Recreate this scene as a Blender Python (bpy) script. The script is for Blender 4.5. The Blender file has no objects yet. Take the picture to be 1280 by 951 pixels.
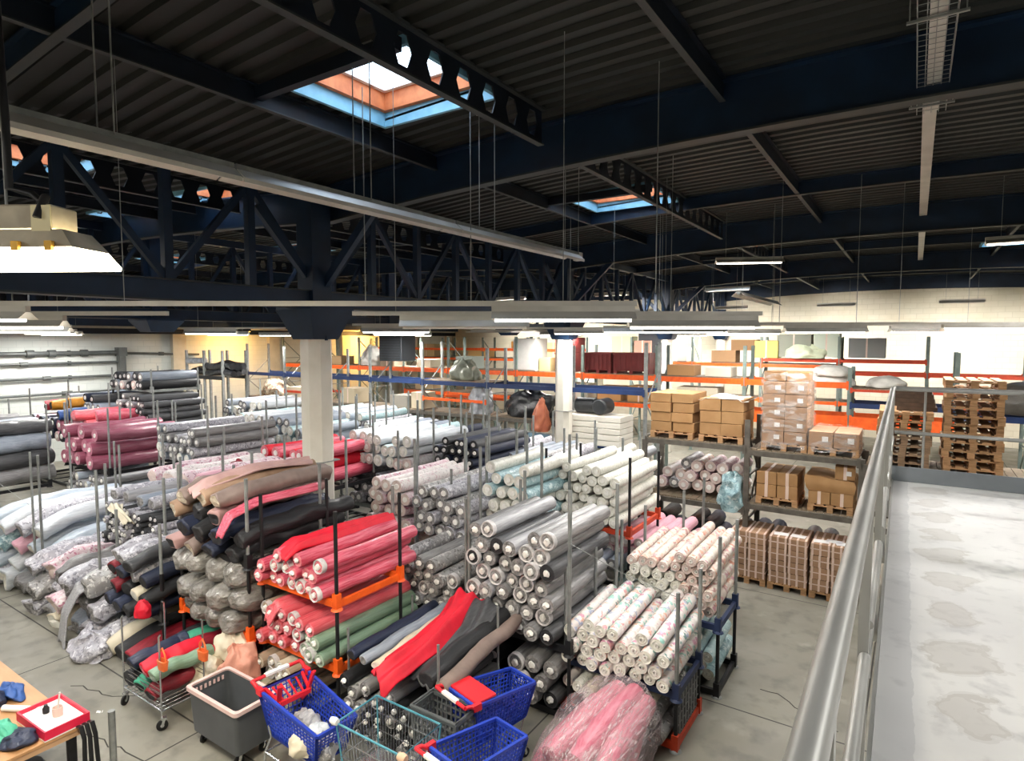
import bpy, math, random
from mathutils import noise as mnoise
from mathutils import Vector, Matrix, Euler
SC = bpy.context.scene
COL = SC.collection
PI = math.pi
rnd = random.Random(7)

# ------------------------------------------------------------------ colour and materials
def lin(h):
    h = h.lstrip('#')
    o = []
    for i in (0, 2, 4):
        c = int(h[i:i+2], 16) / 255
        o.append(c / 12.92 if c <= .04045 else ((c + .055) / 1.055) ** 2.4)
    return (*o, 1)

class NT:
    def __init__(s, name):
        s.m = bpy.data.materials.new(name)
        s.m.use_nodes = True
        s.t = s.m.node_tree
        s.t.nodes.clear()
        s.out = s.n('ShaderNodeOutputMaterial')
        s.b = s.n('ShaderNodeBsdfPrincipled')
        s.l(s.b.outputs[0], s.out.inputs[0])
    def n(s, typ, **kw):
        x = s.t.nodes.new(typ)
        for k, v in kw.items():
            setattr(x, k, v)
        return x
    def l(s, a, b):
        s.t.links.new(a, b)
    def mix(s, fac, a, b, typ='MIX'):
        x = s.n('ShaderNodeMix', data_type='RGBA', blend_type=typ)
        for v, i in ((fac, 0), (a, 6), (b, 7)):
            if hasattr(v, 'links'):
                s.l(v, x.inputs[i])
            else:
                x.inputs[i].default_value = v
        return x.outputs[2]
    def math(s, op, a, b=0.0):
        x = s.n('ShaderNodeMath', operation=op)
        for v, i in ((a, 0), (b, 1)):
            if hasattr(v, 'links'):
                s.l(v, x.inputs[i])
            else:
                x.inputs[i].default_value = v
        return x.outputs[0]
    def coords(s, scale=(1, 1, 1), shift=True):
        tc = s.n('ShaderNodeTexCoord')
        mp = s.n('ShaderNodeMapping')
        mp.inputs['Scale'].default_value = scale
        if shift:
            oi = s.n('ShaderNodeObjectInfo')
            ad = s.n('ShaderNodeVectorMath', operation='ADD')
            cb = s.n('ShaderNodeCombineXYZ')
            r = s.math('MULTIPLY', oi.outputs['Random'], 37.0)
            s.l(r, cb.inputs[0]); s.l(r, cb.inputs[1])
            s.l(tc.outputs['Object'], ad.inputs[0]); s.l(cb.outputs[0], ad.inputs[1])
            s.l(ad.outputs[0], mp.inputs[0])
        else:
            s.l(tc.outputs['Object'], mp.inputs[0])
        return mp.outputs[0]
    def noise(s, vec, scale, detail=3, lo=.3, hi=.7):
        x = s.n('ShaderNodeTexNoise')
        x.inputs['Scale'].default_value = scale
        x.inputs['Detail'].default_value = detail
        s.l(vec, x.inputs['Vector'])
        r = s.n('ShaderNodeMapRange')
        r.inputs[1].default_value = lo; r.inputs[2].default_value = hi
        s.l(x.outputs[0], r.inputs[0])
        return r.outputs[0]

def M(name, col, col2=None, scale=6, rough=.6, metal=0, stretch=(1, 1, 1), var=0, bump=0, bscale=40, coat=0, shift=True, alpha=1, trans=0, detail=3):
    s = NT(name)
    b = s.b
    c = lin(col)
    src = c
    vec = s.coords(stretch, shift)
    if col2:
        src = s.mix(s.noise(vec, scale, detail), c, lin(col2))
    if var:
        oi = s.n('ShaderNodeObjectInfo')
        h = s.n('ShaderNodeHueSaturation')
        s.l(s.math('ADD', s.math('MULTIPLY', oi.outputs['Random'], 2 * var), 1 - var), h.inputs['Value'])
        if hasattr(src, 'links'):
            s.l(src, h.inputs['Color'])
        else:
            h.inputs['Color'].default_value = src
        src = h.outputs[0]
    if hasattr(src, 'links'):
        s.l(src, b.inputs['Base Color'])
    else:
        b.inputs['Base Color'].default_value = src
    b.inputs['Roughness'].default_value = rough
    b.inputs['Metallic'].default_value = metal
    b.inputs['Coat Weight'].default_value = coat
    b.inputs['Coat Roughness'].default_value = .25
    b.inputs['Alpha'].default_value = alpha
    b.inputs['Transmission Weight'].default_value = trans
    if bump:
        bp = s.n('ShaderNodeBump')
        bp.inputs['Strength'].default_value = bump
        bp.inputs['Distance'].default_value = .02
        s.l(s.noise(vec, bscale, 4, .2, .8), bp.inputs['Height'])
        s.l(bp.outputs[0], b.inputs['Normal'])
    return s.m

def FLORAL(name, base, cols, scale=14, size=.45, coat=.3, base2=None):
    s = NT(name)
    vec = s.coords((1, 1, 1))
    nz = s.n('ShaderNodeTexNoise'); nz.inputs['Scale'].default_value = 13
    s.l(vec, nz.inputs['Vector'])
    w = s.n('ShaderNodeVectorMath', operation='ADD')
    sc = s.n('ShaderNodeVectorMath', operation='SCALE'); sc.inputs['Scale'].default_value = .2
    s.l(nz.outputs['Color'], sc.inputs[0]); s.l(vec, w.inputs[0]); s.l(sc.outputs[0], w.inputs[1])
    v = s.n('ShaderNodeTexVoronoi'); v.inputs['Scale'].default_value = scale
    s.l(w.outputs[0], v.inputs['Vector'])
    sp = s.n('ShaderNodeSeparateColor'); s.l(v.outputs['Color'], sp.inputs[0])
    cr = s.n('ShaderNodeValToRGB'); cr.color_ramp.interpolation = 'CONSTANT'
    e = cr.color_ramp.elements
    while len(e) < len(cols):
        e.new(1)
    for i, c in enumerate(cols):
        e[i].position = i / len(cols); e[i].color = lin(c)
    s.l(sp.outputs[0], cr.inputs[0])
    msk = s.math('LESS_THAN', v.outputs['Distance'], size)
    bs = lin(base)
    if base2:
        bs = s.mix(s.noise(vec, 5), bs, lin(base2))
    s.l(s.mix(msk, bs, cr.outputs[0]), s.b.inputs['Base Color'])
    s.b.inputs['Roughness'].default_value = .55
    s.b.inputs['Coat Weight'].default_value = coat
    s.b.inputs['Coat Roughness'].default_value = .3
    bp = s.n('ShaderNodeBump'); bp.inputs['Strength'].default_value = .35; bp.inputs['Distance'].default_value = .02
    s.l(s.noise(vec, 16, 3, .2, .8), bp.inputs['Height']); s.l(bp.outputs[0], s.b.inputs['Normal'])
    return s.m

def EMIT(name, col, strength):
    s = NT(name)
    s.b.inputs['Base Color'].default_value = (.8, .8, .8, 1)
    s.b.inputs['Emission Color'].default_value = lin(col)
    s.b.inputs['Emission Strength'].default_value = strength
    return s.m

def BLOCKS(name, col, col2, mortar, bw, bh, swap, vstain=None):
    s = NT(name)
    tc = s.n('ShaderNodeTexCoord'); sp = s.n('ShaderNodeSeparateXYZ'); cb = s.n('ShaderNodeCombineXYZ')
    s.l(tc.outputs['Object'], sp.inputs[0])
    s.l(sp.outputs[swap], cb.inputs[0]); s.l(sp.outputs[2], cb.inputs[1])
    br = s.n('ShaderNodeTexBrick')
    br.inputs['Color1'].default_value = lin(col); br.inputs['Color2'].default_value = lin(col2)
    br.inputs['Mortar'].default_value = lin(mortar)
    br.inputs['Scale'].default_value = 1
    br.inputs['Brick Width'].default_value = bw; br.inputs['Row Height'].default_value = bh
    br.inputs['Mortar Size'].default_value = .012; br.inputs['Bias'].default_value = -.2
    s.l(cb.outputs[0], br.inputs['Vector'])
    nz = s.noise(cb.outputs[0], .7, 4, .35, .75)
    s.l(s.mix(nz, br.outputs[0], s.mix(.85, br.outputs[0], lin(vstain or col2))), s.b.inputs['Base Color'])
    s.b.inputs['Roughness'].default_value = .85
    bp = s.n('ShaderNodeBump'); bp.inputs['Strength'].default_value = .4; bp.inputs['Distance'].default_value = .01
    s.l(br.outputs[1], bp.inputs['Height']); bp.invert = True
    s.l(bp.outputs[0], s.b.inputs['Normal'])
    return s.m

# ------------------------------------------------------------------ mesh builder
class MB:
    def __init__(s):
        s.v = []; s.f = []; s.mi = []
    def quadbox(s, pts, m=0):
        k = len(s.v); s.v += [tuple(p) for p in pts]
        for q in ((0, 3, 2, 1), (4, 5, 6, 7), (0, 1, 5, 4), (1, 2, 6, 5), (2, 3, 7, 6), (3, 0, 4, 7)):
            s.f.append(tuple(k + i for i in q)); s.mi.append(m)
        return s
    def box(s, x0, x1, y0, y1, z0, z1, m=0):
        return s.quadbox([(x0, y0, z0), (x1, y0, z0), (x1, y1, z0), (x0, y1, z0), (x0, y0, z1), (x1, y0, z1), (x1, y1, z1), (x0, y1, z1)], m)
    def bar(s, a, b, w, h=None, m=0, up=(0, 0, 1)):
        h = h or w
        a = Vector(a); b = Vector(b); d = (b - a).normalized()
        u = Vector(up)
        if abs(d.dot(u)) > .98:
            u = Vector((0, 1, 0))
        r = d.cross(u).normalized() * (w / 2); t = r.cross(d).normalized() * (h / 2)
        return s.quadbox([a - r - t, a + r - t, b + r - t, b - r - t, a - r + t, a + r + t, b + r + t, b - r + t], m)
    def tube(s, pts, rad, n=10, m=0, cap=True, sq=1.0, capm=None):
        pts = [Vector(p) for p in pts]
        if not hasattr(rad, '__len__'):
            rad = [rad] * len(pts)
        k0 = len(s.v)
        prev = None
        for i, p in enumerate(pts):
            d = (pts[min(i + 1, len(pts) - 1)] - pts[max(i - 1, 0)]).normalized()
            if prev is None:
                u = Vector((0, 0, 1)) if abs(d.z) < .95 else Vector((1, 0, 0))
                r = d.cross(u).normalized()
            else:
                r = (prev - d * prev.dot(d)).normalized()
            prev = r
            t = r.cross(d)
            for j in range(n):
                a = 2 * PI * j / n
                s.v.append(tuple(p + r * (math.cos(a) * rad[i]) + t * (math.sin(a) * rad[i] * sq)))
        for i in range(len(pts) - 1):
            for j in range(n):
                a = k0 + i * n + j; b = k0 + i * n + (j + 1) % n
                s.f.append((a, b, b + n, a + n)); s.mi.append(m)
        if cap:
            cm = m if capm is None else capm
            s.f.append(tuple(k0 + j for j in reversed(range(n)))); s.mi.append(cm)
            e = k0 + (len(pts) - 1) * n
            s.f.append(tuple(e + j for j in range(n))); s.mi.append(cm)
        return s
    def rings(s, rings, m=0, cap0=False, cap1=False):
        n = len(rings[0]); k0 = len(s.v)
        for r in rings:
            s.v += [tuple(p) for p in r]
        for i in range(len(rings) - 1):
            mm = m[i] if isinstance(m, (list, tuple)) else m
            for j in range(n):
                a = k0 + i * n + j; b = k0 + i * n + (j + 1) % n
                s.f.append((a, b, b + n, a + n)); s.mi.append(mm)
        mm = m[0] if isinstance(m, (list, tuple)) else m
        if cap0:
            s.f.append(tuple(k0 + j for j in reversed(range(n)))); s.mi.append(mm)
        if cap1:
            e = k0 + (len(rings) - 1) * n
            s.f.append(tuple(e + j for j in range(n))); s.mi.append(m[-1] if isinstance(m, (list, tuple)) else m)
        return s
    def lathe(s, prof, c=(0, 0, 0), n=16, axis='z', m=0, cap0=False, cap1=False):
        R = []
        for r, h in prof:
            ring = []
            for j in range(n):
                a = 2 * PI * j / n
                x, y = r * math.cos(a), r * math.sin(a)
                p = (x, y, h) if axis == 'z' else ((y, h, x) if axis == 'y' else (h, x, y))
                ring.append((c[0] + p[0], c[1] + p[1], c[2] + p[2]))
            R.append(ring)
        return s.rings(R, m, cap0, cap1)
    def grid(s, fn, nu, nv, m=0):
        k = len(s.v)
        for i in range(nu + 1):
            for j in range(nv + 1):
                s.v.append(tuple(fn(i / nu, j / nv)))
        for i in range(nu):
            for j in range(nv):
                a = k + i * (nv + 1) + j
                s.f.append((a, a + nv + 1, a + nv + 2, a + 1)); s.mi.append(m)
        return s
    def face(s, pts, m=0):
        k = len(s.v); s.v += [tuple(p) for p in pts]
        s.f.append(tuple(range(k, k + len(pts)))); s.mi.append(m)
        return s
    def xf(s, mat):
        s.v = [tuple(mat @ Vector(p)) for p in s.v]
        return s
    def mesh(s, name, mats, smooth=40):
        me = bpy.data.meshes.new(name)
        me.from_pydata(s.v, [], s.f)
        for x in (mats if isinstance(mats, (list, tuple)) else [mats]):
            me.materials.append(x)
        me.polygons.foreach_set('material_index', s.mi)
        if smooth:
            me.polygons.foreach_set('use_smooth', [True] * len(s.f))
            me.set_sharp_from_angle(angle=math.radians(smooth))
        me.update()
        return me
    def build(s, name, mats, parent=None, smooth=40, loc=None, rz=0):
        return link(name, s.mesh(name, mats, smooth), parent, loc, rz)

def crumple(b, seed, amp, freq, octv=2):
    off = Vector((seed * 3.17, seed * 1.31, seed * .73))
    out = []
    for p in b.v:
        p = Vector(p); q = p * freq + off
        d = mnoise.noise_vector(q) * amp
        if octv > 1:
            d += mnoise.noise_vector(q * 2.3) * amp * .5
        if octv > 2:
            d += mnoise.noise_vector(q * 5.1) * amp * .25
        out.append(tuple(p + d))
    b.v = out
    return b

def link(name, data, parent=None, loc=None, rz=0):
    o = bpy.data.objects.new(name, data)
    COL.objects.link(o)
    if parent:
        o.parent = parent
    if loc is not None:
        o.location = loc
    o.rotation_euler.z = rz
    return o

def tag(o, label, cat, group=None):
    o['label'] = label; o['category'] = cat
    if group:
        o['group'] = group
    return o

def empty(name, label, cat, loc=(0, 0, 0), rz=0, group=None):
    o = link(name, None, None, loc, rz)
    o.empty_display_size = .1
    return tag(o, label, cat, group)

def struct(o, label=None, cat=None):
    o['kind'] = 'structure'
    if label:
        o['label'] = label; o['category'] = cat or 'structure'
    return o

def bevel(o, w=.01, seg=2):
    b = o.modifiers.new('bevel', 'BEVEL'); b.width = w; b.segments = seg; b.limit_method = 'ANGLE'; b.angle_limit = .6
    return o

def copy_tree(o, parent=None):
    c = o.copy(); COL.objects.link(c)
    if parent:
        c.parent = parent
    for ch in list(o.children):
        copy_tree(ch, c)
    return c

ORD = 'zeroth first second third fourth fifth sixth seventh eighth ninth tenth eleventh twelfth thirteenth fourteenth'.split()

# ------------------------------------------------------------------ shared materials
m_galv = M('galvanised steel', '#979a98', '#7b7f7e', 9, .45, .35, var=.12)
m_railgrey = M('grey painted rail', '#a8a9a6', '#8f908c', 3, .38, .35)
m_black = M('black steel', '#17181a', '#242528', 10, .5, .3)
m_orange = M('orange paint', '#f2661c', '#e0530f', 8, .5)
m_redor = M('worn red orange paint', '#c9431f', '#b3391a', 8, .55)
m_navy = M('navy blue steel', '#0f2b47', '#0a2037', 2.5, .5, .1, shift=False)
m_navyd = M('dark navy steel', '#08192b', '#050f1b', 2.5, .55, .1, shift=False)
m_blue = M('blue rack paint', '#193261', '#142a54', 4, .45)
m_cream = M('light grey enamel', '#c9c7c0', '#b5b3ac', 3, .4, .1)
m_wood = M('pale pallet wood', '#bd946c', '#96724c', 7, .8, stretch=(1, 1, 6), var=.15)
m_wood2 = M('weathered pallet wood', '#a08468', '#7d654f', 7, .85, stretch=(1, 1, 6), var=.2)
m_chip = M('rack shelf board', '#8a7a66', '#6f6252', 5, .8)
m_carton = M('brown cardboard', '#a68468', '#99775b', 4, .8, var=.1)
m_carton2 = M('golden cardboard', '#ad865a', '#9f784d', 4, .8, var=.08)
m_tape = M('pale packing tape', '#e0cabd', '#d6bdad', 5, .35)
m_paper = M('white paper label', '#eeecea', '#e2dfdc', 8, .7)
m_film = M('clear stretch film', '#d8d6d4', '#c8c6c4', 7, .18, alpha=.26, bump=.6, bscale=14, coat=.6)
m_rubber = M('black rubber', '#141414', None, rough=.7)
m_chrome = M('chromed wire', '#c8ccd0', None, rough=.25, metal=.9)
m_white = M('white plastic', '#e8e6e2', '#dcdad5', 5, .45)
m_core = M('white roll core', '#f4f2ee', '#e2e0da', 20, .5, var=.08)
m_corek = M('brown roll core', '#8a6a4a', '#6f543a', 20, .8, var=.2)
m_hole = M('dark tube hollow', '#0d0d0d', None, rough=.9)
m_wrap = M('clear plastic wrap', '#e6e4e4', '#bdbbbb', 18, .22, alpha=.5, bump=.7, bscale=25, coat=.5)

# ------------------------------------------------------------------ the hall (setting)
XL, XR, YB, YF = -28.0, 9.0, 34.4, -6.0
def floor_mat():
    s = NT('worn concrete floor')
    vec = s.coords((1, 1, 1), False)
    a = s.mix(s.noise(vec, .55, 6, .35, .7), lin('#8b887d'), lin('#747167'))
    a = s.mix(s.noise(vec, 3.2, 5, .5, .75), a, lin('#67655d'))
    a = s.mix(s.noise(vec, 1.5, 6, .62, .72), a, lin('#9c988c'))
    br = s.n('ShaderNodeTexBrick')
    br.offset = 0; br.inputs['Scale'].default_value = 1
    br.inputs['Brick Width'].default_value = 3.4; br.inputs['Row Height'].default_value = 4.05
    br.inputs['Mortar Size'].default_value = .012; br.inputs['Mortar Smooth'].default_value = .2
    mp = s.n('ShaderNodeMapping'); mp.inputs['Location'].default_value = (.35, .15, 0)
    s.l(vec, mp.inputs[0]); s.l(mp.outputs[0], br.inputs['Vector'])
    a = s.mix(br.outputs[1], a, lin('#2e2c28'))
    s.l(a, s.b.inputs['Base Color'])
    r = s.n('ShaderNodeMapRange'); r.inputs[3].default_value = .38; r.inputs[4].default_value = .75
    s.l(s.noise(vec, 1.2, 4), r.inputs[0]); s.l(r.outputs[0], s.b.inputs['Roughness'])
    return s.m
f = MB().box(XL - .3, XR + .3, YF - .3, YB + .3, -.2, 0).build('floor', floor_mat(), smooth=0)
struct(f, 'worn grey concrete warehouse floor with joints and cracks', 'floor')
crk = MB()
rnd.seed(3)
for (x, y, dx, dy, n) in ((-8.25, 3.05, .17, .03, 9), (-9.6, 3.4, .14, .06, 7), (-1.6, 8.6, .12, -.05, 8)):
    px, py = x, y
    for k in range(n):
        qx, qy = px + dx + rnd.uniform(-.05, .05), py + dy + rnd.uniform(-.08, .08)
        crk.bar((px, py, .0005), (qx, qy, .0005), .014, .003); px, py = qx, qy
struct(crk.build('trim_1', M('dark crack filler', '#33312c', None, rough=.9), smooth=0), 'dark crack running across the concrete floor', 'floor crack')

m_wallb = BLOCKS('cream block wall', '#ded6c2', '#d8cfba', '#cdc4ae', .5, .25, 0, '#cfc5aa')
m_wallw = BLOCKS('white block wall', '#d9ddd8', '#d2d7d2', '#c8ceca', .5, .25, 1, '#c2c8c4')
def wall(name, x0, x1, y0, y1, z0, z1, m, lab):
    return struct(MB().box(x0, x1, y0, y1, z0, z1).build(name, m, smooth=0), lab, 'wall')
wall('wall_back', XL - .3, XR + .3, YB, YB + .3, 0, 9, m_wallb, 'cream painted block wall at the far gable end')
wall('wall_left', XL - .3, XL, YF, YB, 0, 9, m_wallw, 'white painted block wall behind the roll stacks')
wall('wall_right', XR, XR + .3, YF, YB, 0, 9, m_wallb, 'cream block wall beside the raised platform')
wall('wall_front', XL - .3, XR + .3, YF - .3, YF, 0, 9, m_wallb, 'cream block wall behind the raised platform')
# pilasters and ledges of the side wall
m_pil = M('painted pilaster', '#d3cdbb', '#c4beab', 3, .8, shift=False)
for i, y in enumerate((14.7, 19.6, 24.4, 29.2, 33.9)):
    struct(MB().box(XL, XL + .22, y - .3, y + .3, 0, 5.32).build('trim_%d' % (i + 2), m_pil, smooth=0), 'painted pilaster on the white side wall', 'pilaster')
tr = MB().box(XL, XL + .3, YF, YB, 5.25, 5.5)
struct(tr.build('trim_8', m_pil, smooth=0), 'pale ledge beam along the top of the side wall', 'ledge')
tr = MB().box(XL, XL + .34, YF, YB, 5.03, 5.25).box(XL, XL + .5, YF, YB, 5.5, 7.6)
struct(tr.build('trim_9', m_navyd, smooth=0), 'dark steel wall plate along the top of the side wall', 'beam')
# service pipes on the side wall
m_pipe = M('grey service pipe', '#6c706f', '#575b5a', 3, .5, .4)
def wallpipe(z, y0, y1, r, joints, lab):
    o = empty('wall_pipe', lab, 'pipe', (XL + .16, y0, z), group='service pipes on the white side wall')
    MB().tube([(0, 0, 0), (0, y1 - y0, 0)], r, 10).build('pipe', m_pipe, o)
    for y in joints:
        MB().tube([(0, y - y0 - .12, 0), (0, y - y0 + .12, 0)], r * 1.7, 10).build('joint', m_pipe, o)
    y = y0 + .6
    while y < y1:
        MB().box(-.17, .02, y - y0 - .03, y - y0 + .03, -r - .03, r + .03).build('bracket', m_pipe, o); y += 2.6
wallpipe(4.25, 2, 12.2, .085, (9.1, 9.8, 10.9), 'thickest grey pipe, highest of four on the white wall')
wallpipe(3.86, 2, 12.2, .05, (8.9,), 'thin grey pipe below the thickest one on the white wall')
wallpipe(3.3, 2, 12.2, .05, (9.6,), 'thin grey pipe third from the top on the white wall')
wallpipe(2.68, 2, 12.2, .05, (10.2,), 'lowest of the four grey pipes on the white wall')
o = empty('wall_duct', 'upright grey duct closing the ends of the wall pipes', 'duct', (XL + .2, 12.25, 2.4))
MB().box(-.15, .15, -.12, .12, 0, 2.0).build('duct', m_pipe, o, smooth=0)
MB().box(-.19, .19, -.16, .16, 1.7, 2.06).build('junction_box', m_pipe, o, smooth=0)
o = empty('wall_pipe', 'slim grey pipe running from the duct towards the warm lit bay', 'pipe', (XL + .16, 12.4, 4.22))
MB().tube([(0, 0, 0), (0, 3.2, -.12)], .05, 8).build('pipe', m_pipe, o)
MB().tube([(0, 1.4, -.05), (0, 1.6, -.06)], .08, 8).build('joint', m_pipe, o)

# ------------------------------------------------------------------ roof
def zd(x):
    if x > -8.75:
        return 7.82 - .0048 * (x + 1) ** 2
    return 7.53 + .004 * (9.4 ** 2 - (x + 18.15) ** 2)
SKY = [(-6.0, -4.2, 4.5, 6.0), (-6.0, -4.2, 11.0, 12.5), (-6.0, -4.3, 21.5, 23.0), (1.6, 3.2, 22.5, 24.0), (-12.6, -10.9, 3.2, 4.7), (-12.6, -10.9, 6.5, 7.75), (-16.5, -14.9, 6.7, 8.2), (-18.2, -16.5, 17.75, 19.25), (-18.2, -16.5, 12.5, 14.0), (-23.5, -21.8, 11.0, 12.5)]
m_roof = M('dark ribbed roof sheet', '#292c2b', '#202322', 1.3, .6, .2, shift=False)
def deck(name, x0, x1, lab):
    xs = sorted({round(x0 + (x1 - x0) * i / 12, 3) for i in range(13)} | {v for s in SKY for v in s[:2] if x0 < v < x1})
    b = MB(); P = .25
    n0 = int((YF - .2) / P); n1 = int((YB + .3) / P)
    for k in range(n0, n1):
        y = k * P
        prof = [(y, 0), (y + .1, 0), (y + .125, -.055), (y + .225, -.055), (y + P, 0)]
        for i in range(len(xs) - 1):
            xm = (xs[i] + xs[i + 1]) / 2
            if any(s[0] < xm < s[1] and s[2] - .01 <= y < s[3] - .01 for s in SKY):
                continue
            za, zb = zd(xs[i] + 1e-4), zd(xs[i + 1] - 1e-4)
            for q in range(4):
                (ya, da), (yb, db) = prof[q], prof[q + 1]
                b.face([(xs[i], ya, za + da), (xs[i + 1], ya, zb + da), (xs[i + 1], yb, zb + db), (xs[i], yb, za + db)])
    o = b.build(name, m_roof, smooth=0)
    s = o.modifiers.new('thickness', 'SOLIDIFY'); s.thickness = .03; s.offset = 1
    return struct(o, lab, 'ceiling')
deck('ceiling', -8.75, XR + .3, 'dark ribbed roof sheeting over the main hall')
deck('ceiling_side', XL - .3, -8.75, 'dark ribbed roof sheeting over the side hall')

m_kblue = M('sky blue kerb paint', '#8cc4dc', '#79b3cd', 6, .5)
m_kor = M('rusty orange kerb', '#d8824f', '#b9633a', 7, .7)
def glass_mat():
    s = NT('frosted skylight glazing')
    tr = s.n('ShaderNodeBsdfTranslucent'); tr.inputs[0].default_value = (.9, .95, 1, 1)
    tp = s.n('ShaderNodeBsdfTransparent'); tp.inputs[0].default_value = (.92, .96, 1, 1)
    mx = s.n('ShaderNodeMixShader'); mx.inputs[0].default_value = .75
    s.l(tr.outputs[0], mx.inputs[1]); s.l(tp.outputs[0], mx.inputs[2]); s.l(mx.outputs[0], s.out.inputs[0])
    return s.m
m_glass = glass_mat()
for i, (x0, x1, y0, y1) in enumerate(SKY):
    za = min(zd(x0 + .001), zd(x1 - .001)) - .06
    zt = max(zd(x0 + .001), zd(x1 - .001))
    b = MB(); t = .05
    def ring(xa, xb, ya, yb, z0, z1, th, m):
        b.box(xa - th, xa, ya - th, yb + th, z0, z1, m).box(xb, xb + th, ya - th, yb + th, z0, z1, m)
        b.box(xa, xb, ya - th, ya, z0, z1, m).box(xa, xb, yb, yb + th, z0, z1, m)
    ring(x0, x1, y0, y1, za - .02, zt + .03, .05, 0)
    ring(x0 + .07, x1 - .07, y0 + .07, y1 - .07, zt + .03, zt + .25, .12, 1)
    ring(x0 + .13, x1 - .13, y0 + .13, y1 - .13, zt + .25, zt + .31, .19, 2)
    o = b.build('window_%d' % (i + 1), [m_kblue, m_kor, m_white], smooth=0)
    struct(o, 'square roof skylight with a blue and orange kerb', 'skylight')
    MB().box(x0 + .11, x1 - .11, y0 + .11, y1 - .11, zt + .31, zt + .322).build('pane', m_glass, o, smooth=0)

def sweepx(b, x0, x1, y, w, zt, zb, n=14):
    for i in range(n):
        a, c = x0 + (x1 - x0) * i / n, x0 + (x1 - x0) * (i + 1) / n
        za, zc = zd(a + 1e-4), zd(c - 1e-4)
        b.quadbox([(a, y - w / 2, za + zb), (c, y - w / 2, zc + zb), (c, y + w / 2, zc + zb), (a, y + w / 2, za + zb),
                   (a, y - w / 2, za + zt), (c, y - w / 2, zc + zt), (c, y + w / 2, zc + zt), (a, y + w / 2, za + zt)])
m_flange = M('lit edge beam flange', '#2c3338', '#3a3d3c', 3, .6, .1, shift=False)  # flange tone lightened to stand for the lit edges of the beams
FR = (-1.9, 7.35, 16.1, 25.1, 34.1)
for nm, x0, x1 in (('main', -8.75, XR), ('side', XL, -8.75)):
    for y in FR:
        b = MB(); sweepx(b, x0, x1, y, .03, -.06, -.66)
        sweepx(b, x0, x1, y, .24, -.06, -.09)
        o = struct(b.build('roof_rafter', m_navy, smooth=0), 'deep dark blue roof rafter under the sheeting', 'rafter')
        b = MB(); sweepx(b, x0, x1, y, .17, -.655, -.68); b.build('flange', m_flange, o, smooth=0)
    for y in (2.35, 12.68, 21.4, 30.3):
        b = MB(); sweepx(b, x0, x1, y, .02, -.06, -.30); sweepx(b, x0, x1, y, .12, -.06, -.08)
        o = struct(b.build('roof_joist', m_navy, smooth=0), 'shallow dark blue roof joist between two rafters', 'joist')
        b = MB(); sweepx(b, x0, x1, y, .09, -.295, -.31); b.build('flange', m_flange, o, smooth=0)
# purlins along the hall, castellated ones with six sided holes
def purlin(x, y0, y1, d=.22):
    z = zd(x) - .06
    b = MB().box(x - .012, x + .012, y0, y1, z - d, z).box(x - .06, x + .06, y0, y1, z - .02, z)
    o = struct(b.build('roof_purlin', m_navyd, smooth=0), 'plain dark roof purlin running along the hall', 'purlin')
    MB().box(x - .035, x + .035, y0, y1, z - d - .015, z - d).build('flange', m_flange, o, smooth=0)
def castellated(x, y0, y1):
    z1 = zd(x) - .06; z0 = z1 - .42; zm = (z0 + z1) / 2; b = MB(); Lm = .46; r = .125; h = .15
    y = y0
    while y + Lm <= y1 + .01:
        c = y + Lm / 2
        b.face([(x, y, z1), (x, y, zm), (x, c - r, zm), (x, c - r * .5, zm + h), (x, c + r * .5, zm + h), (x, c + r, zm), (x, y + Lm, zm), (x, y + Lm, z1)])
        b.face([(x, y, z0), (x, y + Lm, z0), (x, y + Lm, zm), (x, c + r, zm), (x, c + r * .5, zm - h), (x, c - r * .5, zm - h), (x, c - r, zm), (x, y, zm)])
        y += Lm
    o = b.build('castellated_beam', m_navyd, smooth=0)
    s = o.modifiers.new('thickness', 'SOLIDIFY'); s.thickness = .016; s.offset = 0
    struct(o, 'dark roof beam pierced by a row of six sided holes', 'beam')
    MB().box(x - .045, x + .045, y0, y, z0 - .018, z0).box(x - .07, x + .07, y0, y, z1 - .01, z1 + .02).build('flange', m_flange, o, smooth=0)
for x in (-6.25, -1.95, 1.95, 6.2):
    for a, c in zip(FR, FR[1:]):
        purlin(x, a + .02, c - .02)
for x in (-4.1, 4.1):
    for a, c in zip(FR, FR[1:]):
        castellated(x, a + .03, c - .03)
for x in (-10.7, -13.0, -14.6, -20.5, -25):
    for a, c in zip(FR, FR[1:]):
        (castellated if x == -10.7 or x == -20.5 else purlin)(x, a + .03, c - .03)
for (y, xa, xb) in ((4.28, -6.25, -4.1), (10.78, -6.25, -4.1), (21.1, -6.25, -4.1)):
    b = MB()
    zt = min(zd(xa), zd(xb)) - .08
    b.box(xa, xb, y - .05, y + .05, zt - .13, zt)
    struct(b.build('skylight_trimmer', m_navyd, smooth=0), 'short dark trimmer beam at the near edge of a skylight, %s along the hall' % ('first' if y < 5 else 'second' if y < 12 else 'third'), 'beam')
# lighter strip under the ridge
z = zd(.05) - .34
o = struct(MB().box(-.03, .11, 8.0, 25.0, z, z + .07).box(.02, .06, 8.0, 25.0, z + .07, z + .3).build('ridge_purlin', m_cream, smooth=0), 'pale flat strip running along under the roof ridge', 'strip')

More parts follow.
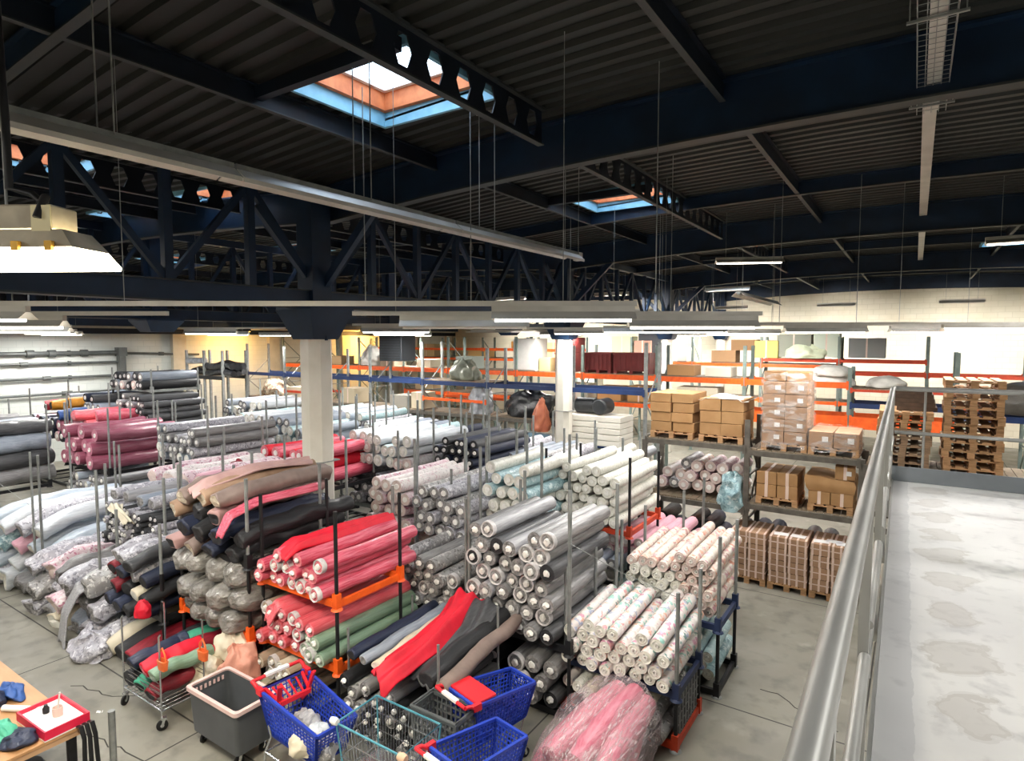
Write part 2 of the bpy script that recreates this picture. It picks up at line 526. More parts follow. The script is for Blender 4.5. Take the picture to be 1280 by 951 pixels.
# columns with flared dark heads and the trusses they carry
m_col = M('off white column paint', '#dfdbd0', '#d0cbbd', 2.5, .6, shift=False)
def column(x, y, w, lab, cat='column', dark=False):
    b = MB(); c = w * .28
    prof = []
    for (sx, sy) in ((-1, -1), (1, -1), (1, 1), (-1, 1)):
        pr = [(sx * w / 2, sy * (w / 2 - c)), (sx * (w / 2 - c), sy * w / 2)]
        prof += pr if sx * sy < 0 else pr[::-1]
    prof = sorted(prof, key=lambda p: math.atan2(p[1], p[0]))
    b.rings([[(x + px, y + py, zz) for px, py in prof] for zz in (0, 4.82)], 0, True, True)
    o = struct(b.build('column', m_col, smooth=0), lab, cat)
    MB().box(x - w / 2 - .012, x + w / 2 + .012, y - w / 2 - .012, y + w / 2 + .012, 2.65, 2.67).build('strap', m_galv, o, smooth=0)
    h = MB()
    R = []
    for zz, ww in ((4.8, .27), (5.3, .46), (5.36, .46), (5.36, .2), (zd(x) - .1, .2)):
        R.append([(x + a * ww, y + bb * ww, zz) for a, bb in ((-1, -1), (1, -1), (1, 1), (-1, 1))])
    h.rings(R, 0, True, True)
    h.box(x - .3, x + .3, y - .015, y + .015, 4.78, 5.3)
    h.build('column_head', m_navy, o, smooth=0)
cl = ['octagonal off white column beside the dark and red roll stacks', 'octagonal off white column rising before the blue rack beams', 'octagonal off white column among the far orange racks', 'thin far off white column near the cream wall']
for i, y in enumerate((7.0, 16.05, 25.1, 33.6)):
    column(-8.75, y, .5 if i == 0 else .46, cl[i])
for i, y in enumerate((8.6, 17.5, 26.0)):
    h = MB().rings([[(-17.4 + a * ww, y + bb * ww, zz) for a, bb in ((-1, -1), (1, -1), (1, 1), (-1, 1))] for zz, ww in ((5.0, .3), (5.3, .5), (5.36, .5), (5.36, .2), (zd(-17.4) - .1, .2))], 0, True, True)
    struct(h.build('truss_bearing', m_navy, smooth=0), 'dark flared bearing under the lattice truss of the side hall, ' + ('near the white wall', 'behind the blue rack', 'far back')[i], 'bearing')
o = empty('unit_heater', 'dark suspended unit heater hanging in the side hall above the orange racks', 'heater', (-17.0, 17.5, 3.95))
bevel(MB().box(-.6, .6, -.4, .4, 0, 1.05).build('casing', M('charcoal heater casing', '#22272c', None, rough=.6), o, smooth=0), .02, 1)
b = MB()
for k in range(9):
    b.box(-.54, .54, -.42, -.4, .08 + .1 * k, .12 + .1 * k)
b.build('louvre', m_black, o, smooth=0)
for s in (-.5, .5):
    MB().tube([(s, 0, 1.05), (s, 0, 1.4)], .02, 8).build('hanger_rod', m_black, o)
def truss(x, y0, y1, lab):
    zt = zd(x + .01) - .12
    b = MB().box(x - .11, x + .11, y0, y1, 5.36, 5.62).box(x - .09, x + .09, y0, y1, zt - .2, zt)
    y = y0; k = 0; st = 1.28
    while y + st <= y1:
        b.bar((x, y, 5.6), (x, y, zt - .1), .12, .12)
        if k % 2:
            b.bar((x, y, 5.62), (x, y + st, zt - .2), .09, .09)
        else:
            b.bar((x, y, zt - .2), (x, y + st, 5.62), .09, .09)
        y += st; k += 1
    struct(b.build('roof_truss', m_navy, smooth=0), lab, 'truss')
    MBf = MB().box(x - .16, x + .16, y0, y1, 5.335, 5.36).box(x - .16, x + .16, y0, y1, 5.62, 5.64)
    struct(MBf.build('truss_flange', m_flange, smooth=0), 'edge flange of the ' + lab, 'truss flange')
truss(-8.75, -1.9, 34, 'dark lattice truss along the nearer column row')
truss(-17.4, -1.9, 34, 'dark lattice truss along the farther column row')
truss(-27.2, -1.9, 34, 'dark lattice truss near the white side wall')
for y in (7.1, 16.1, 25.1):
    b = MB()
    for s in (-1, 1):
        b.bar((-8.75 + s * .15, y, 5.75), (-8.75 + s * 1.5, y, zd(-8.75 + s * 1.5) - .62), .1, .14)
        b.bar((-8.75, y + s * .15, 5.75), (-8.75, y + s * 1.2, 6.9), .1, .1)
    struct(b.build('knee_brace', m_navy, smooth=0), 'diagonal dark brace between column head and rafter', 'brace')

# ------------------------------------------------------------------ raised platform and its railing
def deck_mat():
    s = NT('painted platform concrete')
    vec = s.coords((1, 1, 1), False)
    a = s.mix(s.noise(vec, 1.1, 5, .35, .7), lin('#d0d0ce'), lin('#bdbdbc'))
    a = s.mix(s.noise(vec, 9, 4, .55, .85), a, lin('#a4a4a5'))
    tc = s.n('ShaderNodeTexCoord'); sp = s.n('ShaderNodeSeparateXYZ'); s.l(tc.outputs['Object'], sp.inputs[0])
    # a row of worn dried patches along the walkway
    nz = s.n('ShaderNodeTexNoise'); nz.inputs['Scale'].default_value = 5.5; nz.inputs['Detail'].default_value = 4
    s.l(vec, nz.inputs['Vector'])
    wob = s.math('MULTIPLY', s.math('SUBTRACT', nz.outputs[0], .5), .42)
    dx = s.math('DIVIDE', s.math('ADD', s.math('SUBTRACT', sp.outputs[0], .30), wob), .15)
    fy = s.math('SUBTRACT', s.math('FRACT', s.math('DIVIDE', sp.outputs[1], .58)), .5)
    dy = s.math('DIVIDE', s.math('ADD', fy, wob), .34)
    d = s.math('ADD', s.math('MULTIPLY', dx, dx), s.math('MULTIPLY', dy, dy))
    ringm = s.math('LESS_THAN', s.math('ABSOLUTE', s.math('SUBTRACT', d, .8)), .22)
    inm = s.math('LESS_THAN', d, .8)
    a = s.mix(s.math('MULTIPLY', inm, .4), a, lin('#a09b93'))
    a = s.mix(s.math('MULTIPLY', ringm, .18), a, lin('#8d8880'))
    a = s.mix(s.math('LESS_THAN', s.math('ADD', sp.outputs[0], s.math('MULTIPLY', wob, .15)), .09), a, s.mix(.35, a, lin('#8f9297')))
    s.l(a, s.b.inputs['Base Color'])
    s.b.inputs['Roughness'].default_value = .42
    return s.m
ZD = 3.18; YE = 8.25
RZ = .0122
pf = struct(MB().box(-.05, 6, YF, YE, ZD - .2, ZD).build('platform', deck_mat(), smooth=0, rz=RZ), 'raised platform with a worn light grey painted deck', 'platform')
struct(MB().box(-.066, -.051, YF, YE, ZD - .32, ZD + .02).box(-.05, 6, YE + .001, YE + .016, ZD - .32, ZD).build('platform_edge', m_railgrey, smooth=0, rz=RZ), 'grey steel edge beam of the raised platform', 'edge beam')
for x, y in ((.6, 2), (.6, 7.6), (5, 7.6)):
    struct(MB().box(x - .1, x + .1, y - .1, y + .1, 0, ZD - .2).build('platform_post', m_railgrey, smooth=0), 'steel post holding up the raised platform', 'post')
o = empty('guard_rail', 'long grey tubular handrail along the open side of the platform', 'railing', (-.09 - RZ, 1, ZD), RZ)
MB().tube([(0, -3, 1.06), (0, YE - 1 - .15, 1.06), (.02, YE - 1 - .04, 1.06)], .026, 14).build('handrail', m_railgrey, o)
for k in range(7):
    y0 = -2.6 + k * 1.42
    MB().tube([(.012, y0, .52), (.012, y0 + 1.12, .52), (.012, y0 + 1.18, .5), (.012, y0 + 1.2, .42)], .019, 10).build('mid_rail', m_railgrey, o)
    MB().box(-.012, .022, y0 + 1.19, y0 + 1.23, -.06, 1.04).build('post', m_railgrey, o, smooth=0)
    MB().lathe([(0, .0), (.018, .0), (.018, .012), (0, .012)], (-.03, y0 + 1.21, .16), 8, 'x').build('bolt', m_galv, o)
MB().box(-.006, .006, -3, YE - 1, .0, .1).build('kick_plate', m_railgrey, o, smooth=0)
o = empty('guard_rail', 'grey tubular railing with a toe board across the platform end', 'railing', (-.16, YE - .06, ZD), RZ)
m_toe = M('slate grey toe board paint', '#777d82', '#6b7176', 4, .5)
MB().tube([(0, 0, 1.06), (5.5, 0, 1.06)], .028, 12).build('handrail', m_railgrey, o)
MB().tube([(0, 0, .56), (5.5, 0, .56)], .02, 10).build('mid_rail', m_railgrey, o)
bevel(MB().box(-.03, 5.5, -.008, .008, .0, .17).build('toe_board', m_toe, o, smooth=0), .003, 1)
for x in (.28, 1.52, 2.9, 4.3):
    MB().tube([(x, .02, -.1), (x, .02, 1.06)], .019 if x > .5 else .012, 8).build('post', m_railgrey, o)

# ------------------------------------------------------------------ pallets, cartons, racks
def FILM(name, col, lo=.08, hi=.5, st=(7, 1.2, 7)):
    s = NT(name); vec = s.coords(st)
    n1 = s.noise(vec, 3, 5, .45, .72)
    s.b.inputs['Base Color'].default_value = lin(col)
    s.b.inputs['Roughness'].default_value = .2
    s.b.inputs['Coat Weight'].default_value = .4
    s.l(s.math('ADD', s.math('MULTIPLY', n1, hi), lo), s.b.inputs['Alpha'])
    bp = s.n('ShaderNodeBump'); bp.inputs['Strength'].default_value = .8; bp.inputs['Distance'].default_value = .02
    s.l(s.noise(vec, 4, 5, .2, .8), bp.inputs['Height']); s.l(bp.outputs[0], s.b.inputs['Normal'])
    return s.m
_pal = {}
def pallet(x, y, z, label, group, rz=0, mat=None, along='x', L=1.2, W=.8):
    """x, y is the centre, z the underside"""
    mat = mat or m_wood
    key = (along, mat.name, L, W)
    if key not in _pal:
        a, c = (L, W) if along == 'x' else (W, L)
        t = MB()
        n = 5 if along == 'x' else 5
        for k in range(n):
            v = -W / 2 + (W - .12) * k / (n - 1)
            if along == 'x':
                t.box(-L / 2, L / 2, v, v + .12, .122, .144)
            else:
                t.box(v, v + .12, -L / 2, L / 2, .122, .144)
        for k in (-1, 0, 1):
            u = k * (L / 2 - .0725)
            if along == 'x':
                t.box(u - .0725, u + .0725, -W / 2, W / 2, .1, .1215)
            else:
                t.box(-W / 2, W / 2, u - .0725, u + .0725, .1, .1215)
        bt = MB()
        for k in (-1, 0, 1):
            v = k * (W / 2 - .05)
            if along == 'x':
                bt.box(-L / 2, L / 2, v - .05, v + .05, 0, .0215)
            else:
                bt.box(v - .05, v + .05, -L / 2, L / 2, 0, .0215)
        bl = MB().box(-.0725, .0725, -.05, .05, .022, .0995) if along == 'x' else MB().box(-.05, .05, -.0725, .0725, .022, .0995)
        _pal[key] = (t.mesh('pallet_deck', mat, 0), bt.mesh('pallet_skids', mat, 0), bl.mesh('pallet_block', mat, 0))
    t, bt, bl = _pal[key]
    o = empty('wooden_pallet', label, 'pallet', (x, y, z), rz, group)
    link('top_deck', t, o); link('bottom_deck', bt, o)
    for i in (-1, 0, 1):
        for j in (-1, 0, 1):
            u, v = i * (L / 2 - .0725), j * (W / 2 - .05)
            link('block', bl, o, (u, v, 0) if along == 'x' else (v, u, 0))
    return o

_car = {}
def carton(x, y, z, w, d, h, label, group=None, mat=None, tape='cross', rz=0, sticker=False, sag=0):
    """x, y is the centre, z the underside"""
    mat = mat or m_carton
    key = (round(w, 3), round(d, 3), round(h, 3), mat.name, tape, sag)
    if key not in _car:
        e = .004
        b = MB().box(-w / 2 + e, w / 2 - e, -d / 2 + e, d / 2 - e, e, h - e)
        me = b.mesh('carton', mat, 0)
        tp = MB(); q = .028
        if tape in ('cross', 'one'):
            tp.box(-q, q, -d / 2 - .001, d / 2 + .001, -.0, h + .0015)
        if tape == 'cross':
            tp.box(-w / 2 - .001, w / 2 + .001, -q, q, 0, h + .002)
        if tape == 'grid':
            for u in (-w / 2 + .02, w / 2 - .05, -.02):
                tp.box(u, u + .035, -d / 2 - .002, d / 2 + .002, 0, h + .0015)
            tp.box(-w / 2 - .002, w / 2 + .002, -d / 2 - .002, d / 2 + .002, h * .5, h * .5 + .018)
        sm = MB().box(-w / 2 + .006, w / 2 - .006, -.003, .003, h - .0045, h - .0025)
        _car[key] = (me, tp.mesh('tape', m_tape, 0) if tp.v else None, sm.mesh('flap_seam', M('cardboard seam', '#6e4f33', None, rough=.9) if '_seam' not in _car else _car['_seam'], 0))
    me, tp, sm = _car[key]
    o = link('cardboard_box', me, None, (x, y, z), rz)
    tag(o, label, 'box', group)
    bevel(o, .006, 1)
    link('flap_seam', sm, o)
    if tp:
        link('tape', tp, o)
    if sticker:
        MB().box(w * .05, w * .3, -d / 2 - .003, -d / 2 - .001, h * .35, h * .7).build('paper_label', m_paper, o, smooth=0)
    return o
_car['_seam'] = M('cardboard seam', '#6e4f33', None, rough=.9)

def rack(name, label, x_up, y0, dep, ztop, beams, decks=(), upm=None, brace=True):
    o = empty(name, label, 'rack', (x_up[0], y0, 0))
    upm = upm or m_galv
    X0 = x_up[0]
    for i, x in enumerate(x_up):
        zt = ztop[i] if hasattr(ztop, '__len__') else ztop
        for v in (0, dep):
            u = MB().box(x - X0 - .05, x - X0 + .05, v - .035, v + .035, .01, zt).box(x - X0 - .09, x - X0 + .09, v - .06, v + .06, 0, .012)
            u = u.build('upright', upm, o, smooth=0)
        if brace:
            b = MB(); z = .25; k = 0
            while z + .9 < zt:
                b.bar((x - X0, .03, z), (x - X0, dep - .03, z), .035, .03)
                b.bar((x - X0, .03, z if k % 2 else z + .9), (x - X0, dep - .03, z + .9 if k % 2 else z), .035, .03)
                z += .9; k += 1
            b.build('frame_bracing', upm, o, smooth=0)
    for (xa, xb, z, h, m) in beams:
        for v in (-.03, dep + .03):
            b = MB().box(xa - X0 + .05, xb - X0 - .05, v - .02, v + .02, z - h, z)
            bb = b.build('beam', m, o, smooth=0)
            p = MB()
            for q in (xa - X0 + .05, xb - X0 - .05):
                p.box(q - .03, q + .03, v - .026, v + .026, z - h - .04, z + .04)
            p.build('beam_connector', m, bb, smooth=0)
    for (xa, xb, z, m) in decks:
        b = MB()
        n = max(2, int((xb - xa) / .14))
        for k in range(n):
            u = xa - X0 + .05 + (xb - xa - .1) * k / n
            b.box(u, u + (xb - xa - .1) / n - .012, .0, dep, z, z + .03)
        b.build('shelf_deck', m, o, smooth=0)
    return o

# nearest pallet rack below the platform: three levels of cartons
m_dull = M('dull brown grey steel', '#6f6a62', '#55514b', 6, .6, .4)
RY = 12.62
rack('pallet_rack', 'dull steel pallet rack full of brown cartons in the middle of the floor', [-4.86, -2.72, -.72, 1.95], RY, 1.1, [2.62, 3.2, 2.62, 2.62],
     [(-4.86, -2.72, 2.66, .1, m_dull), (-2.72, -.72, 2.6, .1, m_dull), (-.72, 1.95, 2.5, .1, m_dull), (-2.72, -.72, 1.52, .1, m_dull), (-4.86, -2.72, 1.42, .1, m_dull), (-.72, 1.95, 1.42, .1, m_dull)],
     [(-4.86, -2.72, 2.66, m_chip), (-2.72, -.72, 2.6, m_chip), (-.72, 1.95, 2.5, m_chip), (-2.72, -.72, 1.52, m_chip), (-4.86, -2.72, 1.42, m_chip)], m_dull)
# floor loads in front of it
def load(x, y, z, nx, ny, nz, w, d, h, lab, group, mat, tape, skip=(), jig=.006, sticker=0, plabel=None, lift=.144, pall=True, where='', pm=None, sz=.0):
    if pall:
        pallet(x, y, z, plabel or 'wooden pallet carrying the ' + lab, 'pallets under carton loads', along='y', W=max(.66, nx * w), L=max(.8, ny * d), mat=pm or m_wood)
    zz = z + (lift if pall else 0)
    for k in range(nz):
        for i in range(nx):
            for j in range(ny):
                if (k, i, j) in skip:
                    continue
                # inner cartons that no side can show are left out
                if 0 < i < nx - 1 and 0 < j < ny - 1 and k < nz - 1:
                    continue
                col = ('aisle side', 'rear side')[j > 0] if ny == 2 else ('aisle side', 'middle', 'rear side')[min(j, 2)]
                L = '%s, %s, %s column, %s layer up' % (lab, col, ORD[i + 1], ORD[k + 1])
                carton(x + (i - (nx - 1) / 2) * w + rnd.uniform(-jig, jig), y + (j - (ny - 1) / 2) * d + rnd.uniform(-jig, jig), zz + k * (h + .0015), w - .004, d - .004, h, L, group, mat, tape, rnd.uniform(-.01, .01), sticker and rnd.random() < sticker)
rnd.seed(11)
LY = 12.72
load(-2.6, LY, 0, 2, 2, 4, .345, .42, .222, 'strapped carton of the floor load by the post', 'cartons of three strapped floor loads', m_carton, 'grid')
load(-1.87, LY - .02, 0, 2, 2, 4, .345, .42, .222, 'strapped carton of the middle floor load', 'cartons of three strapped floor loads', m_carton, 'grid')
load(-1.14, LY - .04, 0, 2, 2, 4, .345, .42, .222, 'strapped carton of the floor load nearest the platform', 'cartons of three strapped floor loads', m_carton, 'grid')
for i, (x, y, r) in enumerate(((-2.02, 12.5, .1), (-1.72, 12.52, -.08), (-1.32, 12.44, .12), (-1.12, 12.55, -.1), (-.95, 12.46, .2))):
    o = MB().box(-.13, .13, -.095, .095, 0, .003).build('paper_sheet', m_paper, None, 0, (x, y, 1.044), r)
    tag(o, ('white delivery note, %s from the post, on top of the strapped floor cartons' % ORD[i + 1]), 'paper', 'delivery notes on the floor cartons')
# smaller strapped cartons beside the pale floral rolls
for i, (x, y, z, w, d, h) in enumerate(((-2.98, 10.9, .62, .5, .42, .3), (-2.98, 10.9, .925, .42, .36, .3), (-3.55, 10.8, .62, .55, .45, .27))):
    carton(x, y, z, w, d, h, ('lower carton of the pair behind the floral roll stack', 'upper carton of the pair behind the floral roll stack', 'single low carton behind the floral roll stack')[i], 'cartons behind the floral rolls', m_carton, 'cross')
for i, (x, y) in enumerate(((-2.98, 10.9), (-3.55, 10.8))):
    o = empty('carton_trestle', ('wooden trestle under the pair of strapped cartons', 'wooden trestle under the single low carton')[i], 'trestle', (x, y, 0))
    MB().box(-.3, .3, -.24, .24, .58, .62).build('top', m_wood2, o, smooth=0)
    for sx in (-1, 1):
        for sy in (-1, 1):
            MB().box(sx * .26 - .03, sx * .26 + .03, sy * .2 - .03, sy * .2 + .03, 0, .58).build('leg', m_wood2, o, smooth=0)
# shelf level
load(-2.16, 13.15, 1.55, 2, 2, 2, .38, .5, .25, 'golden carton on the middle shelf, four block load', 'golden cartons on the middle shelf', m_carton2, 'one', plabel='wooden pallet under the golden four block carton load')
load(-1.22, 13.12, 1.55, 2, 2, 1, .38, .5, .24, 'golden carton on the middle shelf, crushed load', 'golden cartons on the middle shelf', m_carton2, 'one', plabel='wooden pallet under the crushed golden carton load')
def crushed(x, y, z, w, d, h):
    b = MB()
    R = []
    r2 = random.Random(5)
    for t in range(5):
        zz = h * t / 4; bul = .03 * math.sin(PI * t / 4)
        pts = []
        for (px, py) in ((-1, -1), (-.33, -1), (.33, -1), (1, -1), (1, -.33), (1, .33), (1, 1), (.33, 1), (-.33, 1), (-1, 1), (-1, .33), (-1, -.33)):
            pts.append((px * (w / 2 + bul) + r2.uniform(-.012, .012) - .05 * t / 4 * (px < 0), py * (d / 2 + bul), zz * (1 - .16 * (px > 0) * (t > 2)) ))
        R.append(pts)
    b.rings(R, 0, True, True)
    return b.build('cardboard_box', m_carton2, None, 25, (x, y, z))
o = crushed(-1.22, 13.12, 1.938, .76, .95, .28); tag(o, 'wide sagging golden carton lying on the crushed load', 'box')
carton(-1.0, 12.85, 2.19, .34, .34, .24, 'small taped carton on top of the sagging wide carton', None, m_carton2, 'one', .06, True)
# top level
load(-4.28, 13.12, 2.69, 2, 2, 4, .46, .5, .205, 'stacked carton of the uncovered brown load', 'cartons of the uncovered brown load', m_carton2, 'none', jig=.025, plabel='wooden pallet under the uncovered brown carton load')
load(-3.25, 13.12, 2.69, 2, 2, 3, .44, .5, .25, 'brown carton of the sheet covered load', 'cartons of the sheet covered load', m_carton2, 'none', jig=.015, plabel='wooden pallet under the sheet covered carton load')
sh = MB().grid(lambda u, v: (-3.7 + .92 * u + .03 * math.sin(9 * v), 12.6 + 1.02 * v, 3.60 + .025 * math.sin(7 * u + 3) * math.sin(5 * v) - (.05 if u < .08 or u > .92 else 0)), 14, 10).build('film_cover', M('milky plastic sheet', '#dfddd8', '#c9c6c0', 8, .3, coat=.4), None)
s = sh.modifiers.new('t', 'SOLIDIFY'); s.thickness = .006
tag(sh, 'milky plastic sheet lying over the sheet covered cartons', 'plastic sheet')
load(-2.06, 13.12, 2.63, 2, 2, 5, .41, .46, .24, 'film wrapped carton of the tall load', 'cartons of the tall film wrapped load', m_carton, 'none', sticker=.8, plabel='wooden pallet under the tall film wrapped load')
for i in range(2):
    carton(-2.27 + .42 * i, 13.0, 3.985, .4, .5, .19, ('open topped brown tray on the tall wrapped load, post side', 'open topped brown tray on the tall wrapped load, platform side')[i], 'trays on the tall wrapped load', M('dark brown cardboard', '#8e6a41', '#7c5a36', 4, .8), 'none')
def film(x0, x1, y0, y1, z0, z1, lab, seed):
    r2 = random.Random(seed); R = []
    N = 28
    for k in range(9):
        zz = z0 + (z1 - z0) * k / 8
        ring = []
        for j in range(N):
            a = 2 * PI * j / N
            cx, cy = math.cos(a), math.sin(a)
            m = max(abs(cx), abs(cy)); px, py = cx / m, cy / m
            q = 1.02 + r2.uniform(0, .035)
            ring.append(((x0 + x1) / 2 + px * (x1 - x0) / 2 * q, (y0 + y1) / 2 + py * (y1 - y0) / 2 * q, zz + r2.uniform(-.02, .02)))
        R.append(ring)
    o = MB().rings(R).build('stretch_film', FILM('stretch film %d' % seed, '#e2e0de', .02, .32, (2, 2, 5)), None, 60)
    s = o.modifiers.new('t', 'SOLIDIFY'); s.thickness = .002
    return tag(o, lab, 'film')
film(-2.49, -1.63, 12.64, 13.6, 2.68, 4.15, 'clear stretch film wound round the tall carton load', 4)
load(-1.2, 13.12, 2.63, 2, 2, 1, .42, .5, .3, 'film wrapped carton of the low load', 'cartons of the low film wrapped load', m_carton, 'none', sticker=.9, plabel='wooden pallet under the low film wrapped load')
film(-1.63, -.77, 12.62, 13.64, 2.68, 3.1, 'clear stretch film wound round the low carton load', 6)
# empty pallets stacked on the top level beside the platform end
for k in range(11):
    pallet(.86 + rnd.uniform(-.02, .02), 13.1 + rnd.uniform(-.03, .03), 2.53 + k * .1445, 'pale empty pallet, %s up in the taller stack behind the end railing' % ORD[k + 1], 'empty pallets in the taller stack', rnd.uniform(-.025, .025), m_wood, 'y')
for k in range(7):
    pallet(-.12 + rnd.uniform(-.02, .02), 13.15 + rnd.uniform(-.03, .03), 2.53 + k * .1445, 'weathered empty pallet, %s up in the shorter stack behind the end railing' % ORD[k + 1], 'empty pallets in the shorter stack', rnd.uniform(-.03, .03), m_wood2 if k < 5 else m_wood, 'y')
m_slat = M('dark brown timber', '#5c4a3c', '#46382e', 8, .85, stretch=(1, 6, 1))
for k in range(5):
    o = MB().box(-.3, .3, -.45, .45, 0, .072).build('timber_board', m_slat, None, 0, (.06 - .02 * k, 13.2, 3.545 + k * .074), rnd.uniform(-.02, .02))
    bevel(o, .005, 1); tag(o, 'dark brown timber board, %s up on the shorter pallet stack' % ORD[k + 1], 'board', 'dark boards on the shorter pallet stack')

# blue beam rack crossing the hall behind the roll stacks
BX = [-25.6, -22.9, -20.1, -17.6, -14.9, -12.0, -9.3, -6.4]
rack('pallet_rack', 'long pallet rack with blue beams behind the fabric rolls', BX, 16.62, 1.1, [4.6, 4.5, 4.4, 4.5, 4.7, 4.5, 4.6, 4.7],
     [(a, b, 3.32, .14, m_blue) for a, b in zip(BX, BX[1:])] + [(a, b, 2.2, .11, m_dull) for a, b in zip(BX[:6], BX[1:7])] + [(BX[4], BX[5], 2.72, .1, m_orange), (BX[1], BX[2], 2.6, .1, m_redor)],
     [(a, b, 2.2, m_chip) for a, b in zip(BX[:6], BX[1:7])] + [(BX[4], BX[5], 3.32, m_chip)])
# orange beam rack behind the blue one
OX = [-27.0, -24.2, -21.4, -18.6, -16.1, -12.75, -9.9, -7.15, -4.35, -1.5, .95, 3.7, 6.5]
m_upg = M('grey green upright paint', '#7e8c86', '#6c7a75', 6, .5, .3)
rack('pallet_rack', 'tall pallet rack with bright orange beams, second from the far wall', OX, 19.55, 1.1, [4.9, 4.9, 4.9, 4.9, 4.9, 4.9, 4.6, 4.6, 4.6, 4.0, 4.45, 4.3, 4.3],
     [(a, b, 3.58, .17, m_orange) for a, b in zip(OX[:9], OX[1:10])] + [(OX[9], OX[10], 3.4, .07, m_redor)] +
     [(a, b, 2.62, .34 if i == 8 else .14, m_orange) for i, (a, b) in enumerate(zip(OX[:9], OX[1:10])) if i > 2] + [(OX[9], OX[10], 2.62, .34, m_orange), (OX[9], OX[10], 3.0, .13, m_blue), (OX[10], OX[11], 2.86, .16, m_blue), (OX[11], OX[12], 2.86, .16, m_blue)],
     [(a, b, 3.58, m_chip) for a, b in zip(OX[:8], OX[1:9])] + [(OX[8], OX[9], 3.46, m_chip), (OX[9], OX[10], 3.4, m_chip)] + [(a, b, 2.62, m_chip) for a, b in zip(OX[3:8], OX[4:9])], m_upg)
WX = [-27.5, -24.8, -22, -19.2, -16.4, -13.6, -10.8, -8, -5.2, -2.4, .4, 3.2]
rack('pallet_rack', 'pallet rack with orange beams standing nearest the far cream wall', WX, 26.2, 1.1, 4.9,
     [(a, b, 4.32, .12, m_orange) for a, b in zip(WX[:5], WX[1:6])] + [(a, b, 3.8, .12, m_orange) for a, b in zip(WX[:9], WX[1:10])] + [(a, b, 4.02, .11, m_redor) for a, b in zip(WX[8:10], WX[9:11])] + [(a, b, 3.56, .12, m_redor) for a, b in zip(WX[9:], WX[10:])] + [(a, b, 2.4, .12, m_orange) for a, b in zip(WX, WX[1:])],
     [(a, b, 3.8, m_chip) for a, b in zip(WX[:9], WX[1:10])] + [(a, b, 2.4, m_chip) for a, b in zip(WX, WX[1:])], m_upg)

# ------------------------------------------------------------------ goods on the far racks
m_cab = M('white board', '#dcd9cf', '#cfcbc0', 2, .5)
o = empty('white_cabinet', 'big white cabinet on the orange beams beside the second column', 'cabinet', (-12.42, 19.6, 3.61))
bevel(MB().box(-.5, .5, 0, .9, 0, 1.22).build('body', m_cab, o, smooth=0), .01, 1)
MB().box(-.48, .48, -.02, -.002, .04, 1.18).build('door', m_white, o, smooth=0)
m_maroon = M('maroon plastic', '#7c2a28', '#6a2221', 4, .5)
def bulk_bin(x, y, z, w, d, h, lab):
    o = empty('bulk_bin', lab, 'crate', (x, y, z), group='maroon bulk bins on the orange rack')
    b = MB(); t = .03
    b.box(-w / 2, w / 2, -d / 2, -d / 2 + t, .12, h).box(-w / 2, w / 2, d / 2 - t, d / 2, .12, h)
    b.box(-w / 2, -w / 2 + t, -d / 2 + t, d / 2 - t, .12, h).box(w / 2 - t, w / 2, -d / 2 + t, d / 2 - t, .12, h).box(-w / 2, w / 2, -d / 2, d / 2, .1, .13)
    b.build('body', m_maroon, o, smooth=0)
    r = MB()
    for k in range(7):
        u = -w / 2 + .02 + (w - .07) * k / 6
        r.box(u, u + .03, -d / 2 - .025, -d / 2, .14, h - .06)
    r.box(-w / 2 - .02, w / 2 + .02, -d / 2 - .03, -d / 2, h - .06, h)
    r.build('ribs', m_maroon, o, smooth=0)
    for u in (-w / 2 + .07, 0, w / 2 - .07):
        MB().box(u - .06, u + .06, -d / 2, d / 2, 0, .1).build('foot', m_maroon, o, smooth=0)
bulk_bin(-9.35, 20.1, 3.61, 1.02, .95, .72, 'maroon bulk bin on the orange rack, close to the second column')
bulk_bin(-8.1, 20.1, 3.61, 1.3, .95, .72, 'wider maroon bulk bin on the orange rack, away from the column')
bulk_bin(-10.7, 20.1, 3.61, .75, .95, .7, 'lower maroon bin stacked half behind the second column')
bulk_bin(-10.7, 20.1, 4.32, .75, .95, .55, 'upper maroon bin stacked half behind the second column')
o = MB().box(-.3, .3, -.05, .05, 0, 1.5).build('dark_panel', M('dark grey board', '#33373b', None, rough=.7), None, 0, (-9.95, 26.45, 3.84)); bevel(o, .01, 1)
o.scale.x = 2.0
tag(o, 'tall dark grey board standing above the maroon bins', 'panel')
